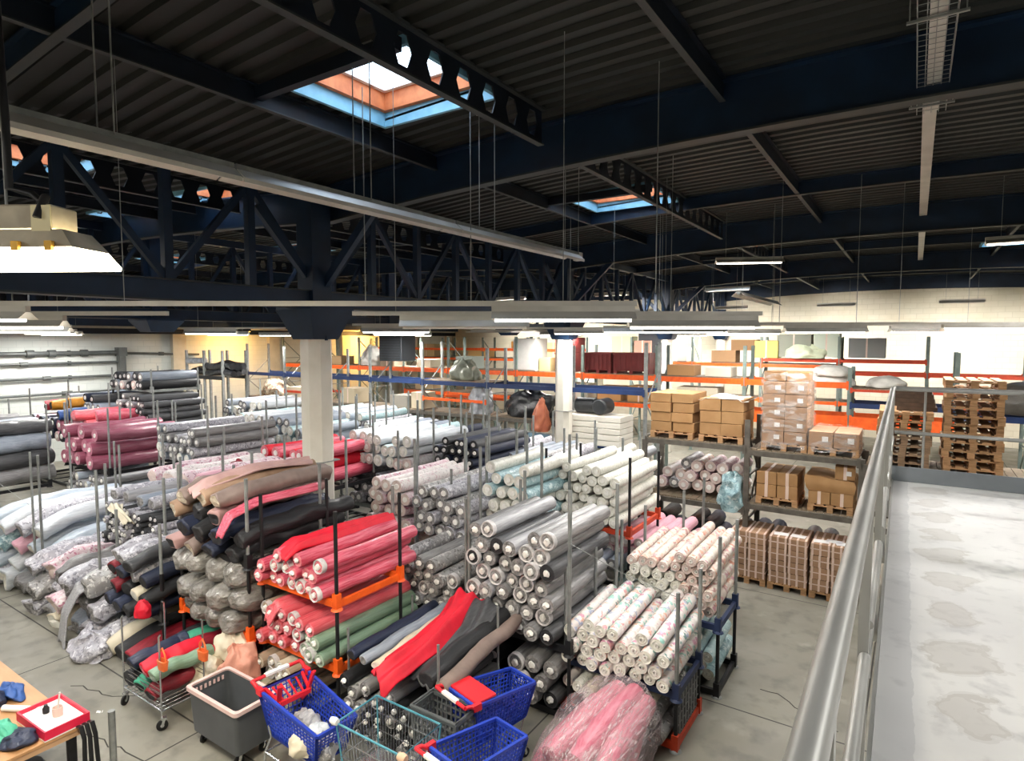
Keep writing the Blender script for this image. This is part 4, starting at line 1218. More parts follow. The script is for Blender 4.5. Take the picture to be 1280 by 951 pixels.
# --- white and peach rolls, next along the aisle
stillage(-3.44, -2.05, 8.08, 9.0, .0, 1.0, 'lower stillage with aqua rolls at the aisle', m_black, m_black)
stillage(-3.44, -2.05, 8.08, 9.0, .9, 2.2, 'upper stillage of the white and peach rolls at the aisle', M('dark blue paint 2', '#26365a', None), m_galv)
stack(8.15, -3.4, -2.1, 1.0, 1.9, .078, 1.5, lambda k, i, n: 'floral2' if i > n - 4 or k > 3 else 'whitef', 'core', 'white or peach roll', 'aisle stack near the cartons', 'grey-roll side', tilt=.03)
stack(8.2, -3.0, -2.04, .1, .8, .085, 1.05, ['mint', 'aqua', 'mint'], 'core', 'aqua roll', 'bottom tier at the aisle', 'grey-roll side', tilt=.05)
# --- pale pink rolls behind
stillage(-4.6, -3.1, 9.85, 11.0, .9, 2.3, 'stillage of pale pink rolls with bare grey posts', m_black, m_galv)
stillage(-4.6, -3.1, 9.85, 11.0, .0, 1.0, 'lower stillage under the pale pink rolls', m_black, m_black)
stack(9.75, -4.5, -3.15, 1.0, 1.42, .105, 1.7, ['pink'], 'core', 'pale pink roll', 'stack behind the aisle stack', 'white-roll side', ragged=.3, far=True)
stack(9.9, -4.5, -3.9, .1, .8, .11, 1.3, ['aqua', 'grey2'], 'core', 'grey blue roll', 'tier under the pale pink rolls', 'white-roll side', far=True)
# --- tall white stack
stillage(-5.45, -3.85, 9.35, 10.7, 1.5, lambda x, y: 2.85 if y < .5 else 2.75, 'red socketed stillage of the tall white roll stack', m_redor, m_black)
stillage(-5.45, -3.85, 9.35, 10.7, .0, 1.55, 'lower stillage under the tall white roll stack', m_black, m_black)
stack(9.3, -5.4, -3.9, 1.62, 2.75, .097, 1.9, ['whitef'], 'core', 'white roll', 'tall white stack', 'aqua-roll side', ragged=.7, far=True)
stack(9.4, -5.4, -3.95, .9, 1.4, .11, 1.7, ['greyblue', 'grey2'], 'core', 'blue grey roll', 'tier under the tall white stack', 'aqua-roll side', ragged=.3, far=True)
# --- red rolls in front
stillage(-7.27, -5.78, 4.85, 5.95, .0, .75, 'bottom stillage under the red and green rolls', m_black, m_black)
stillage(-7.27, -5.78, 4.85, 5.95, .68, 1.6, 'middle orange socketed stillage with red and green rolls', m_orange, m_black)
stillage(-7.27, -5.78, 4.85, 5.95, 1.5, lambda x, y: 2.72, 'top orange socketed stillage with raspberry red rolls', m_orange, m_black)
stack(4.75, -7.22, -5.84, 1.6, 2.15, .092, 1.7, ['red'], 'plugrim', 'raspberry roll', 'top tier of the red stack', 'grey-sack side', ragged=.6)
stack(4.75, -7.22, -5.84, .78, 1.35, .095, 1.7, lambda k, i, n: 'green' if i >= n - 3 + k else ('beige' if k == 2 and i < 1 else 'red2'), 'plugrim', 'red or green roll', 'middle tier of the red stack', 'grey-sack side', ragged=.3)
stack(4.7, -7.2, -6.3, .1, .58, .098, 1.7, ['beige', 'beige', 'cream'], 'plugrim', 'beige roll', 'bottom tier of the red stack', 'grey-sack side', ragged=.3)
def soft_tube(name, lab, cat, pts, r, mat, seed, group=None, n=16, flat=.85, endm=None, wr=.16):
    r2 = random.Random(seed)
    P = [Vector(p) for p in pts]
    Q = []
    for i in range(len(P) - 1):
        for k in range(3):
            Q.append(P[i].lerp(P[i + 1], k / 3))
    Q.append(P[-1])
    rr = [r * (1 + r2.uniform(-.06, .06)) * ((.55 if not endm else .96) if i in (0, len(Q) - 1) else (.92 if i in (1, len(Q) - 2) else 1)) for i in range(len(Q))]
    if endm:
        d = (Q[0] - Q[1]).normalized() * .012; e = (Q[-1] - Q[-2]).normalized() * .012
        Q = [Q[0] + d * .4, Q[0] + d] + Q + [Q[-1] + e, Q[-1] + e * .4]
        rr = [r * .35, r * .88] + rr + [r * .88, r * .35]
    b = MB().tube(Q, rr, n, 0, True, flat, 1 if endm else 0)
    if endm:
        m = len(Q) - 1
        b.mi[:n] = [1] * n
        b.mi[(m - 1) * n:m * n] = [1] * n
    crumple(b, seed, wr * r, 1.1 / r, 3)
    o = b.build(name, [mat, endm] if endm else mat, None, 60)
    s = o.modifiers.new('smooth', 'SUBSURF'); s.levels = 1; s.render_levels = 1
    return tag(o, lab, cat, group)
def lying(X, Y, z, L, r, key, lab, seed, group=None, drop=.0, dx=0, name='fabric_roll', cat='fabric roll', lift=0, wr=.16):
    r2 = random.Random(seed)
    pts = []
    for i in range(6):
        t = i / 5
        pts.append((X + dx * t + r2.uniform(-.03, .03), Y + L * t, z + r2.uniform(-.02, .02) + lift * t - drop * max(0, 1 - 3 * t) ** 2))
    return soft_tube(name, lab, cat, pts, r, F[key] if key in F else key, seed, group, endm=END.get(key, m_enddark), wr=wr, n=20 if wr > .2 else 16)
# loose scarlet cloth thrown over the raspberry rolls
def throw(lab, path, wid, mat, seed, thick=.03, name='cloth_throw'):
    r2 = random.Random(seed)
    n = 26; mcount = 16; P = [Vector(p) for p in path]
    def at(t):
        q = t * (len(P) - 1); i = min(int(q), len(P) - 2); return P[i].lerp(P[i + 1], q - i)
    ph = [r2.uniform(0, 6) for _ in range(4)]
    def fn(u, v):
        p = at(u); d = (at(min(1, u + .02)) - at(max(0, u - .02))).normalized()
        s = d.cross(Vector((0, 0, 1))).normalized()
        wv = wid * (1 + .18 * math.sin(4 * u + ph[0]))
        a = (v - .5)
        z = wid * .075 * math.sin(17 * a + ph[1] + 3 * u) + wid * .045 * math.sin(9 * u + ph[2] + 8 * a) - 1.1 * wid * abs(a) ** 2.2
        return p + s * (wv * a) + Vector((0, 0, z))
    o = MB().grid(fn, n, mcount).build(name, mat, None, 70)
    s = o.modifiers.new('t', 'SOLIDIFY'); s.thickness = thick; s.offset = 1
    s2 = o.modifiers.new('smooth', 'SUBSURF'); s2.levels = 1; s2.render_levels = 1
    return tag(o, lab, 'cloth')
throw('scarlet cloth lying among the raspberry rolls of the top tier', [(-6.72, 4.72, 2.06), (-6.66, 4.95, 2.2), (-6.55, 5.6, 2.22), (-6.5, 6.5, 2.2)], .34, F['scarlet'], 4)
throw('coral cloth drooping between the red rolls of the middle tier', [(-6.95, 4.66, 1.16), (-6.9, 4.8, 1.36), (-6.8, 5.4, 1.4), (-6.75, 6.3, 1.4)], .3, F['red2'], 6)
# --- dark rolls stack at the front with the red throw
stack(4.8, -5.62, -4.32, .05, .9, .085, 1.6, ['dkgrey', 'grey', 'dkgrey', 'greyprint', 'black'], 'plug', 'dark grey roll', 'floor stack under the red throw', 'red-roll side', ragged=.3)
rnd.seed(31)
for i, (x, k, r) in enumerate(((-5.52, 'navy', .085), (-5.33, 'greyblue', .08), (-5.14, 'cream', .075), (-4.98, 'navy', .08), (-4.42, 'black', .13), (-4.2, 'taupe', .1))):
    lying(x, 4.85 + (.1 if i > 3 else 0), .98 + (.02 if i < 4 else -.0), 1.55, r, k, '%s roll on top of the dark floor stack, %s from the red roll side' % (('navy', 'slate blue', 'cream', 'dark navy', 'fat black', 'taupe')[i], ORD[i + 1]), 60 + i, 'soft rolls on the dark floor stack', dx=-.02, lift=.18 if i > 3 else 0.05)
throw('bright red cloth thrown over the dark front stack', [(-4.95, 4.68, 1.02), (-4.85, 4.85, 1.14), (-4.82, 5.4, 1.2), (-4.86, 6.0, 1.3), (-4.92, 6.35, 1.42)], .5, F['scarlet'], 9, .035)
throw('dark grey cloth hanging beside the bright red throw', [(-4.55, 4.95, .95), (-4.5, 5.3, 1.12), (-4.55, 5.9, 1.2), (-4.65, 6.35, 1.38)], .42, F['dkgrey'], 10, .03)
stillage(-5.7, -4.25, 4.95, 6.1, .0, lambda x, y: 1.45 if x > .5 else 1.25, 'slim posted stillage round the dark front stack', m_black, m_galv, pr=.016)
# --- dark soft rolls over grey sacks
stillage(-9.05, -7.36, 4.7, 5.9, .0, .8, 'bottom stillage beneath the grey sacks', m_orange, m_black)
stillage(-9.05, -7.36, 4.7, 5.9, .72, 1.8, 'middle stillage that holds the grey sacks', m_orange, m_black)
stillage(-9.05, -7.36, 4.7, 5.9, 1.72, lambda x, y: 2.95, 'top stillage of dark soft rolls beside the column', m_black, m_galv)
F['rosy'] = M('dusty rose cloth', '#b48f8b', '#a17f7b', 5, .65, bump=.35, bscale=6)
kk = ['black', 'tan', 'taupe', 'rosy', 'black', 'navy', 'dkgrey', 'tan', 'taupe', 'navy', 'black', 'rosy', 'taupe', 'navy']
kn = ['black', 'tan', 'taupe', 'dusty rose', 'jet black', 'navy', 'charcoal', 'light tan', 'brown taupe', 'dark navy', 'matt black', 'faded rose', 'grey taupe', 'ink blue']
p = 0
for lay in range(4):
    for i in range(4 if lay < 2 else 3):
        lying(-8.82 + .4 * i + (.2 if lay % 2 else 0), 4.55 + rnd.uniform(-.08, .12), 1.99 + lay * .235, 1.85, .15, kk[(p * 5 + 3) % 14], '%s soft roll, %s from navy-roll side, %s layer up, dark top tier' % (kn[(p * 5 + 3) % 14], ORD[i + 1], ORD[lay + 1]), 100 + p, 'dark soft rolls of the top tier', drop=.12, dx=.02, wr=.28)
        p += 1
throw('rosy beige cloth lying along the top of the dark soft rolls', [(-8.4, 4.5, 2.68), (-8.35, 4.7, 2.82), (-8.2, 5.4, 2.92), (-8.1, 6.3, 2.9)], .34, M('rosy beige cloth', '#c4a09b', '#b48f8b', 5, .65, bump=.35, bscale=6), 14)
throw('coral pink cloth end hanging from the dark soft rolls', [(-7.62, 4.44, 2.2), (-7.6, 4.58, 2.48), (-7.55, 5.0, 2.6), (-7.5, 6.0, 2.62)], .22, F['red'], 15)
m_sack = M('grey wrinkled sack film', '#94918b', '#66635e', 7, .25, var=.15, bump=1.6, bscale=11, coat=.6, detail=6, stretch=(1.6, .8, 1.6))
p = 0
for lay in range(3):
    for i in range(4):
        ob = soft_tube('bagged_roll', 'grey film wrapped bundle, %s from navy-roll side, %s layer up, under the dark rolls' % (ORD[i + 1], ORD[lay + 1]), 'bundle', [(-8.8 + .4 * i + (.15 if lay % 2 else 0) + rnd.uniform(-.04, .04), 4.5 + rnd.uniform(-.12, .1) + .36 * q, .96 + lay * .32 + rnd.uniform(-.04, .04)) for q in range(5)], .2, m_sack, 140 + p, 'grey film wrapped bundles', n=24, flat=.92, wr=.3)
        p += 1
rnd.seed(41)
for i, (x, z, k, nme) in enumerate(((-8.8, .2, 'dkgrey', 'charcoal'), (-8.5, .2, 'scarlet', 'scarlet'), (-8.15, .22, 'dkred', 'dark red'), (-7.75, .2, 'green', 'olive green'), (-8.65, .45, 'mintcl', 'mint green'), (-8.3, .48, 'dkred', 'wine red'), (-7.9, .47, 'scarlet', 'bright red'))):
    lying(x, 4.42, z, 1.6, .14, k, '%s roll in the bottom tier beneath the grey sacks' % nme, 160 + i, 'coloured rolls beneath the grey sacks', dx=.02)
m_cellb = M('clear bag of cream cloth', '#d8d0b8', '#b9ae90', 9, .3, bump=1, bscale=10, coat=.5)
lumpy('cloth_bag', 'clear bag of cream cloth on the floor behind the grey bin', 'bag', (-7.72, 4.3, .1), (.6, .4, .55), m_cellb, 51, .2)
lumpy('cloth_bag', 'salmon cloth bundle standing behind the grey bin', 'bag', (-7.28, 4.5, .3), (.5, .5, .5), M('salmon cloth', '#d99d88', '#c58672', 6, .6, bump=.6, bscale=9), 52, .16)
lumpy('cloth_bag', 'crimson cloth sack below the salmon bundle', 'bag', (-7.25, 4.45, .0), (.55, .5, .38), F['dkred'], 53, .12)
lumpy('cloth_bag', 'cream cloth sack tucked above the cream bag', 'bag', (-7.62, 4.62, .5), (.6, .45, .35), F['cream'], 54, .2)
# --- red, navy and black stack
stillage(-10.5, -9.15, 4.45, 5.6, .6, lambda x, y: 2.1, 'black posted stillage of red and navy rolls', m_black, m_galv, low=m_black)
stillage(-10.5, -9.15, 4.45, 5.6, .0, .65, 'lower stillage with dark hanging rolls by the trolley', m_black, m_black)
p = 0
for lay, row in enumerate((('navy', 'navy', 'black', 'navy'), ('dkred', 'black', 'cream', 'black'), ('dkred', 'navy', 'greyfl', 'navy'), ('greyfl', 'greyfl', 'dkgrey'))):
    for i, k in enumerate(row):
        nme = {'navy': 'navy', 'black': 'black', 'dkred': 'dark red', 'cream': 'cream', 'greyfl': 'grey floral', 'dkgrey': 'charcoal'}[k]
        lying(-10.35 + .33 * i + (.12 if lay % 2 else 0), 4.25 + rnd.uniform(-.1, .1), .85 + lay * .235, 1.75, .135, k, '%s roll, %s from floral side, %s layer up, red and navy stack' % (nme, ORD[i + 1], ORD[lay + 1]), 180 + p, 'rolls of the red and navy stack', drop=.1)
        p += 1
lumpy('cloth_bundle', 'bright red folded cloth hanging out of the navy rolls', 'cloth', (-9.08, 4.14, .84), (.26, .2, .24), F['scarlet'], 61, .1)
for i, (x, k, nme) in enumerate(((-10.3, 'greyfl', 'grey floral'), (-9.95, 'cream', 'cream'), (-9.6, 'black', 'black'), (-9.3, 'dkred', 'dark wine'), (-9.0, 'dkgrey', 'charcoal'))):
    lying(x, 4.05, .3, 1.7, .17, k, '%s thick roll drooping in the bottom tier of the red and navy stack' % nme, 200 + i, 'thick rolls below the red and navy stack', drop=.14)
lumpy('cloth_bag', 'grey floral cloth spilling to the floor beside the dark rolls', 'cloth', (-10.3, 3.95, 0), (.8, .5, .38), F['greyfl'], 62, .3)
throw('grey cloth hanging to the floor beside the grey floral spill', [(-11.0, 4.4, .95), (-11.02, 4.05, .9), (-11.05, 3.86, .5), (-11.06, 3.8, .06)], .42, F['grey2'], 63)
# --- grey floral and pale rolls at the far end of the front row
p = 0
for lay in range(3):
    for i in range(5):
        k = (['greyfl', 'greyprint', 'greyfl', 'floral3', 'grey'] if lay else ['greyfl', 'grey2', 'cream', 'greyblue', 'greyfl'])[(i + lay) % 5]
        lying(-12.75 + .47 * i + (.2 if lay % 2 else 0), 4.05 + rnd.uniform(-.1, .15), .22 + lay * .36, 1.7, .205, k, 'floral or grey bundle, %s from pale side, %s layer up, front floral heap' % (ORD[i + 1], ORD[lay + 1]), 220 + p, 'bundles of the front floral heap', drop=.12, wr=.5, name='cloth_bundle', cat='bundle')
        p += 1
p = 0
for lay in range(3):
    for i in range(6 - lay):
        k = ['ice', 'white', 'ice', 'aqua', 'white', 'pink', 'greyfl'][(i * 2 + lay) % 7]
        lying(-15.3 + .48 * i + .22 * lay, 4.0 + .12 * i, .3 + lay * .37 + .42, 2.3, .19, k, 'pale roll, %s from wall side, %s layer up, front pale heap' % (ORD[i + 1], ORD[lay + 1]), 250 + p, 'rolls of the front pale heap', drop=.25, dx=.1, wr=.25)
        p += 1
for i in range(6):
    lying(-15.4 + .5 * i, 3.9 + .1 * i, .28, 1.8, .24, ['grey2', 'greyfl', 'white', 'grey', 'greyfl', 'cream'][i], 'grey bundle on the floor under the front pale heap, %s from the wall side' % ORD[i + 1], 280 + i, 'floor bundles under the front pale heap', drop=.1, wr=.5, name='cloth_bundle', cat='bundle')
stillage(-13.2, -10.9, 4.35, 5.7, .0, lambda x, y: 2.7, 'tall bare grey posts round the front floral heap', m_black, m_galv, pr=.022)
stillage(-15.5, -13.4, 4.3, 5.7, .0, lambda x, y: 2.75, 'bare grey posted stillage round the front pale heap', m_black, m_galv, pr=.02)
# --- small cream ended rolls on the upper tier
stillage(-11.9, -9.9, 4.9, 6.1, 1.2, lambda x, y: 2.6, 'upper stillage of small cream ended rolls', m_black, m_galv)
stack(4.85, -11.85, -9.95, 1.3, 1.95, .072, 1.7, ['dkgrey', 'greyfl', 'dkgrey'], 'plug', 'small cream ended roll', 'upper tier', 'wall side', far=True)
for i, (x, k, nme) in enumerate(((-11.6, 'greyfl', 'mottled grey'), (-11.15, 'grey2', 'light grey'), (-10.7, 'greyblue', 'blue grey'), (-10.3, 'greyfl', 'patterned grey'))):
    lying(x, 4.9, 2.1, 1.9, .13, k, '%s roll lying on top of the small cream ended rolls' % nme, 300 + i, 'rolls over the small cream ended rolls')
throw('cream paper sheet draped over the small roll ends', [(-11.35, 4.8, 2.0), (-11.2, 4.75, 1.95), (-10.9, 4.74, 1.88), (-10.7, 4.72, 1.8)], .2, F['cream'], 71, .01, 'paper_sheet')
for i in range(4):
    lying(-12.3 + .55 * i, 5.9, 2.15 + .02 * i, 2.0, .2, ['floral3', 'whitepk', 'floral3', 'pink'][i], 'rosy printed roll behind the small cream ended rolls, %s from the wall side' % ORD[i + 1], 310 + i, 'rosy rolls behind the cream ended rolls')
stillage(-12.5, -10.4, 6.2, 7.5, 0, 2.9, 'tall posted stillage under the rosy printed rolls', m_black, m_galv)
# --- large wrapped grey bundles by the wall side
p = 0
for lay in range(4):
    for i in range(4):
        lying(-21.3 + .62 * i, 5.0 + rnd.uniform(-.1, .1), 1.25 + lay * .42, 1.7, .27 if lay < 3 else .22, ['dkgrey', 'greyblue', 'dkgrey', 'grey'][(i + lay) % 4], 'big grey wrapped roll, %s from wall side, %s layer up, outermost stack' % (ORD[i + 1], ORD[lay + 1]), 330 + p, 'big grey rolls of the outermost stack')
        p += 1
stillage(-21.6, -19.0, 5.05, 6.5, .9, lambda x, y: 3.1, 'tall grey posted stillage of the outermost big grey rolls', m_black, m_galv)
# --- wine red wrapped rolls
stack(6.85, -19.0, -16.7, 1.5, 2.55, .19, 2.0, ['maroon'], 'core', 'wine red wrapped roll', 'wine red stack', 'wall side', soft=.3, ragged=.6)
stillage(-19.1, -16.6, 6.95, 8.6, 1.4, 3.1, 'tall grey posted stillage of the wine red rolls', m_black, m_galv)
stack(6.85, -19.0, -16.7, .35, 1.35, .11, 1.7, ['grey', 'grey2', 'ice'], 'plug', 'silver roll', 'tier under the wine red stack', 'wall side', far=True)
# --- everything farther back, too small to tell one roll from the next
rnd.seed(51)
def farstack(*a, **k):
    return stack(*a, 'core', 'roll', 'far', far=True, **k)
farstack(9.2, -21.2, -19.3, 1.9, 3.1, .11, 1.8, ['dkgrey', 'grey', 'dkgrey', 'greyfl'], soft=.2)
farstack(9.6, -22.6, -20.2, 3.15, 3.75, .16, 1.8, ['dkgrey', 'greyblue', 'black', 'whitepk'])
farstack(9.0, -24.5, -21.6, 2.4, 3.1, .16, 1.7, ['dkgrey', 'navy', 'greyblue'])
farstack(8.3, -22.5, -19.4, 1.6, 2.5, .19, 1.8, ['orangecl' if 0 else 'red', 'red2', 'pink', 'maroon'])
farstack(8.2, -25.5, -22.6, 1.5, 2.3, .2, 1.8, ['navy', 'greyblue', 'pink', 'maroon'])
farstack(7.5, -15.4, -13.4, 1.9, 2.75, .12, 2.0, ['greyblue', 'ice', 'grey', 'greyfl'])
farstack(7.6, -15.3, -13.6, 1.2, 1.7, .13, 1.8, ['white', 'greyfl', 'dkred'])
farstack(10.2, -16.6, -13.2, 1.7, 2.75, .14, 2.0, ['ice', 'white', 'greyblue', 'mint'])
farstack(12.2, -20.4, -17.0, 1.7, 2.8, .14, 2.0, ['grey2', 'white', 'cream', 'greyblue'])
farstack(13.2, -17.0, -14.0, 1.5, 2.6, .14, 2.0, ['ice', 'greyfl', 'mint'])
farstack(8.0, -11.9, -10.2, 1.7, 2.55, .15, 1.9, ['red', 'red2', 'dkred', 'scarlet'])
farstack(7.7, -8.3, -7.15, 1.4, 2.4, .13, 1.9, ['floral3', 'floral3', 'whitepk'])
farstack(7.7, -8.9, -7.2, .4, 1.3, .14, 1.9, ['floral3', 'floral2', 'whitepk'])
farstack(7.6, -7.1, -5.75, 1.5, 2.45, .12, 1.9, ['greyfl', 'greyfl', 'greyprint'])
farstack(8.05, -6.6, -5.7, .5, 1.4, .14, 1.9, ['greyblue', 'greyfl'])
farstack(8.2, -6.0, -4.95, 1.75, 2.72, .115, 1.7, ['mint', 'whitef', 'mint', 'aqua'])
farstack(8.3, -5.6, -4.7, 1.2, 1.75, .12, 1.5, ['mint', 'whitepk', 'grey2'])
farstack(10.0, -8.7, -7.3, 1.95, 2.75, .105, 2.0, ['navy', 'dkgrey', 'navy'])
farstack(9.6, -11.2, -8.9, 1.95, 2.7, .14, 2.0, ['white', 'white', 'mint', 'whitepk'])
farstack(9.6, -11.0, -9.0, 1.0, 1.7, .14, 1.8, ['black', 'dkgrey', 'greyfl'])
farstack(11.3, -7.8, -6.2, 1.8, 2.4, .13, 2.0, ['greyfl', 'greyprint', 'greyblue'])
farstack(11.6, -5.9, -4.9, 1.7, 2.3, .12, 2.0, ['white', 'whitef'])
farstack(12.2, -13.5, -10.2, 1.6, 2.5, .14, 2.0, ['greyblue', 'white', 'navy', 'mint'])
farstack(12.9, -4.7, -2.85, 1.53, 2.2, .13, .9, ['floral3', 'whitepk', 'greyfl', 'floral2'], soft=.6)
farstack(12.9, -4.7, -.9, .1, 1.0, .16, .9, ['black', 'dkgrey', 'navy'], soft=.6)
farstack(12.4, -9.6, -8.0, 1.5, 2.3, .13, 1.8, ['greyfl', 'grey2'])
lumpy('fabric_heap', 'pale blue cloth bundle hanging from the shelf beside the golden cartons', 'cloth', (-3.0, 12.75, 1.3), (.55, .5, .8), F['aqua'], 81, .2)
# flat folded goods near the side wall
for i, (x, y, z, k, nme) in enumerate(((-25.2, 8.6, 2.5, 'dkred', 'dark red'), (-24.4, 8.5, 2.55, 'yellow', 'golden'), (-23.4, 8.6, 2.7, 'yellow', 'amber'), (-23.0, 8.2, 2.35, 'blue', 'royal blue'), (-21.6, 8.1, 2.45, 'red2', 'coral red'), (-20.3, 8.2, 2.5, 'red', 'rose red'))):
    lying(x, y, z, 1.8, .22, k, '%s cloth roll among the colourful pile near the white wall' % nme, 400 + i, 'colourful cloth rolls near the white wall', dx=.2)
for i, (x, y, z, k, nme) in enumerate(((-12.4, 7.1, 1.75, 'yellow', 'golden yellow'), (-12.0, 7.2, 1.8, 'orangecl', 'coral'), (-11.6, 7.2, 1.95, 'dkred', 'dark red'), (-10.9, 7.3, 1.9, 'yellow', 'amber'))):
    lumpy('cloth_bundle', '%s folded cloth behind the dark soft rolls' % nme, 'cloth', (x, y, z), (.5, .5, .35), F[k], 90 + i, .15, group='folded cloths behind the dark soft rolls')
o = FARB.build('distant_fabric_rolls', FARM, None, 50)
o['kind'] = 'stuff'; tag(o, 'mass of smaller fabric rolls stacked behind the front rows', 'fabric rolls')
# the stillages of the rows behind
rnd.seed(61)
for (x0, x1, y0, y1, z, zt, lab) in (
    (-21.4, -19.2, 9.3, 10.8, 1.8, 3.35, 'grey posted stillage of charcoal rolls near the white wall'), (-22.7, -20.1, 9.7, 11.2, 3.1, 3.85, 'topmost stillage of dark rolls near the white wall'),
    (-24.6, -21.6, 9.1, 10.6, 2.3, 3.4, 'grey posted stillage of navy rolls near the white wall'), (-22.6, -19.3, 8.4, 9.9, 0, 2.9, 'grey posted stillage of red rolls near the white wall'),
    (-25.6, -22.6, 8.3, 9.8, 0, 3.1, 'grey posted stillage of mixed rolls nearest the white wall'), (-15.5, -13.3, 7.6, 9.1, 1.1, 3.3, 'tall grey posted stillage beyond the wine red rolls'),
    (-16.7, -13.1, 10.3, 11.8, 1.6, 3.2, 'grey posted stillage of icy white rolls'), (-20.5, -16.9, 12.3, 13.8, 1.6, 3.3, 'grey posted stillage before the warm lit wall'),
    (-17.1, -13.9, 13.3, 14.8, 1.4, 3.1, 'grey posted stillage of pale rolls before the side column'), (-12.0, -10.1, 8.1, 9.6, 1.6, 3.1, 'grey posted stillage of red rolls behind the first column'),
    (-8.95, -7.15, 7.8, 9.2, .3, 2.9, 'grey posted stillage of rosy rolls beside the first column'), (-7.1, -5.7, 7.7, 9.1, .4, 3.1, 'tall grey posted stillage of grey floral rolls'),
    (-6.05, -4.95, 8.35, 9.3, 1.1, 3.15, 'grey posted stillage of aqua printed rolls'), (-8.75, -7.25, 10.1, 11.5, 1.85, 3.3, 'grey posted stillage of navy rolls in the middle'),
    (-11.3, -8.85, 9.7, 11.2, .9, 3.5, 'grey posted stillage of white rolls behind the first column'), (-7.9, -6.2, 11.4, 12.9, 1.7, 2.9, 'black socketed stillage of grey printed rolls'),
    (-5.95, -4.9, 11.5, 12.45, 1.6, 2.8, 'dark posted stillage beside the white panels'), (-13.6, -10.1, 12.3, 13.8, 1.5, 3.2, 'grey posted stillage of blue white rolls'),
    (-9.7, -7.9, 12.5, 13.9, 1.4, 2.9, 'grey posted stillage before the blue curtain'), (-13.2, -12.0, 9.9, 11.3, 0, 3.4, 'empty tall grey posted stillage in the side hall')):
    stillage(x0, x1, y0, y1, z, (lambda x, y, zt=zt: zt), lab, m_black if rnd.random() < .5 else m_galv, m_galv, pr=.026, foot=False)
    if z > .3:
        stillage(x0, x1, y0, y1, 0, (lambda x, y, z=z: z), 'lower ' + lab, m_black, m_black, pr=.03, foot=False)
# thin tie cords strung between posts
for a, c, lab in (((-3.46, 6.5, 2.3), (-2.16, 6.7, 1.85), 'thin cord strung between the grey and floral stack posts'), ((-19.0, 5.03, 1.75), (-13.4, 4.3, 1.72), 'thin cord strung before the big grey wrapped rolls'), ((-9.05, 4.66, 2.15), (-7.36, 4.66, 2.12), 'thin cord strung before the dark soft rolls')):
    o = MB().tube([a, tuple((a[i] + c[i]) / 2 - (.04 if i == 2 else 0) for i in range(3)), c], .004, 5).build('tie_cord', m_galv)
    tag(o, lab, 'cord')
# --- pink rolls in clear wrap leaning on the floral stack
o = empty('wrapped_bundle', 'bundle of pink rolls shrouded in clear film in front of the floral stack', 'bundle', (-2.74, 5.88, -.0))
m_pkroll = M('deep pink roll', '#bd6076', '#d18d9b', 4, .45, stretch=(6, .8, 6), bump=.4, bscale=8, coat=.3)
for i, (x, z, dx) in enumerate(((-.42, .3, .02), (-.14, .33, .0), (.14, .32, -.02), (.4, .28, -.04), (-.28, .55, .05), (.02, .6, .03), (.3, .52, 0))):
    ob = MB().tube([(x + dx * k, -.62 + .25 * k, z * .9 + .03 * k + .02 * math.sin(k + i)) for k in range(6)], [.1, .135, .14, .14, .138, .12], 14, 0, True, .95).build('pink_roll', m_pkroll, o, 60)
r2 = random.Random(8); R = []
for k in range(13):
    t = k / 12; y = -.78 + 1.5 * t
    w = (.47 + .07 * math.sin(PI * t)) * (.72 if k == 0 else (1 if k < 12 else .85)); hh = (.36 + .2 * min(1, t * 1.6)) * (.8 if k == 0 else 1)
    ring = []
    for j in range(30):
        a = 2 * PI * j / 30
        sx = math.copysign(abs(math.cos(a)) ** .75, math.cos(a)); sz = math.copysign(abs(math.sin(a)) ** .75, math.sin(a))
        q = 1 + r2.uniform(-.035, .05)
        ring.append((sx * w * q, y + r2.uniform(-.02, .02), max(.01, hh / 2 + .1 + sz * (hh / 2 + .12) * q)))
    R.append(ring)
MB().rings(R, 0, True, True).build('film_wrap', FILM('pinkish clear film', '#ead8dc', .12, .5, (15, 1.6, 15)), o, 70)
lumpy('film_tail', 'x', 'x', (0, -.82, 0), (.75, .4, .5), M('crumpled white film', '#d8d0c8', '#b9aea4', 10, .3, alpha=.75, bump=1, bscale=18, coat=.6), 95, .25)
ft = bpy.data.objects['film_tail']; ft.parent = o
for q in ('label', 'category'):
    del ft[q]

# ------------------------------------------------------------------ wheeled things at the front
def castor(o, x, y, r=.055, a=0.0, z0=.16):
    MB().lathe([(0, -.016), (r * .8, -.018), (r, -.012), (r, .012), (r * .8, .018), (0, .016)], (0, 0, 0), 18, 'x').xf(Matrix.Translation((x, y, r)) @ Matrix.Rotation(a, 4, 'Z')).build('wheel', m_rubber, o, 40)
    b = MB()
    for s in (-.024, .024):
        b.bar((s, 0, r), (s, .02, z0 - .02), .006, .03)
    b.box(-.03, .03, -.01, .05, z0 - .025, z0)
    b.lathe([(r * .35, -.02), (r * .35, .02)], (0, 0, r), 10, 'x', 0, True, True)
    b.xf(Matrix.Translation((x, y, 0)) @ Matrix.Rotation(a, 4, 'Z')).build('castor_fork', m_chrome, o, 0)

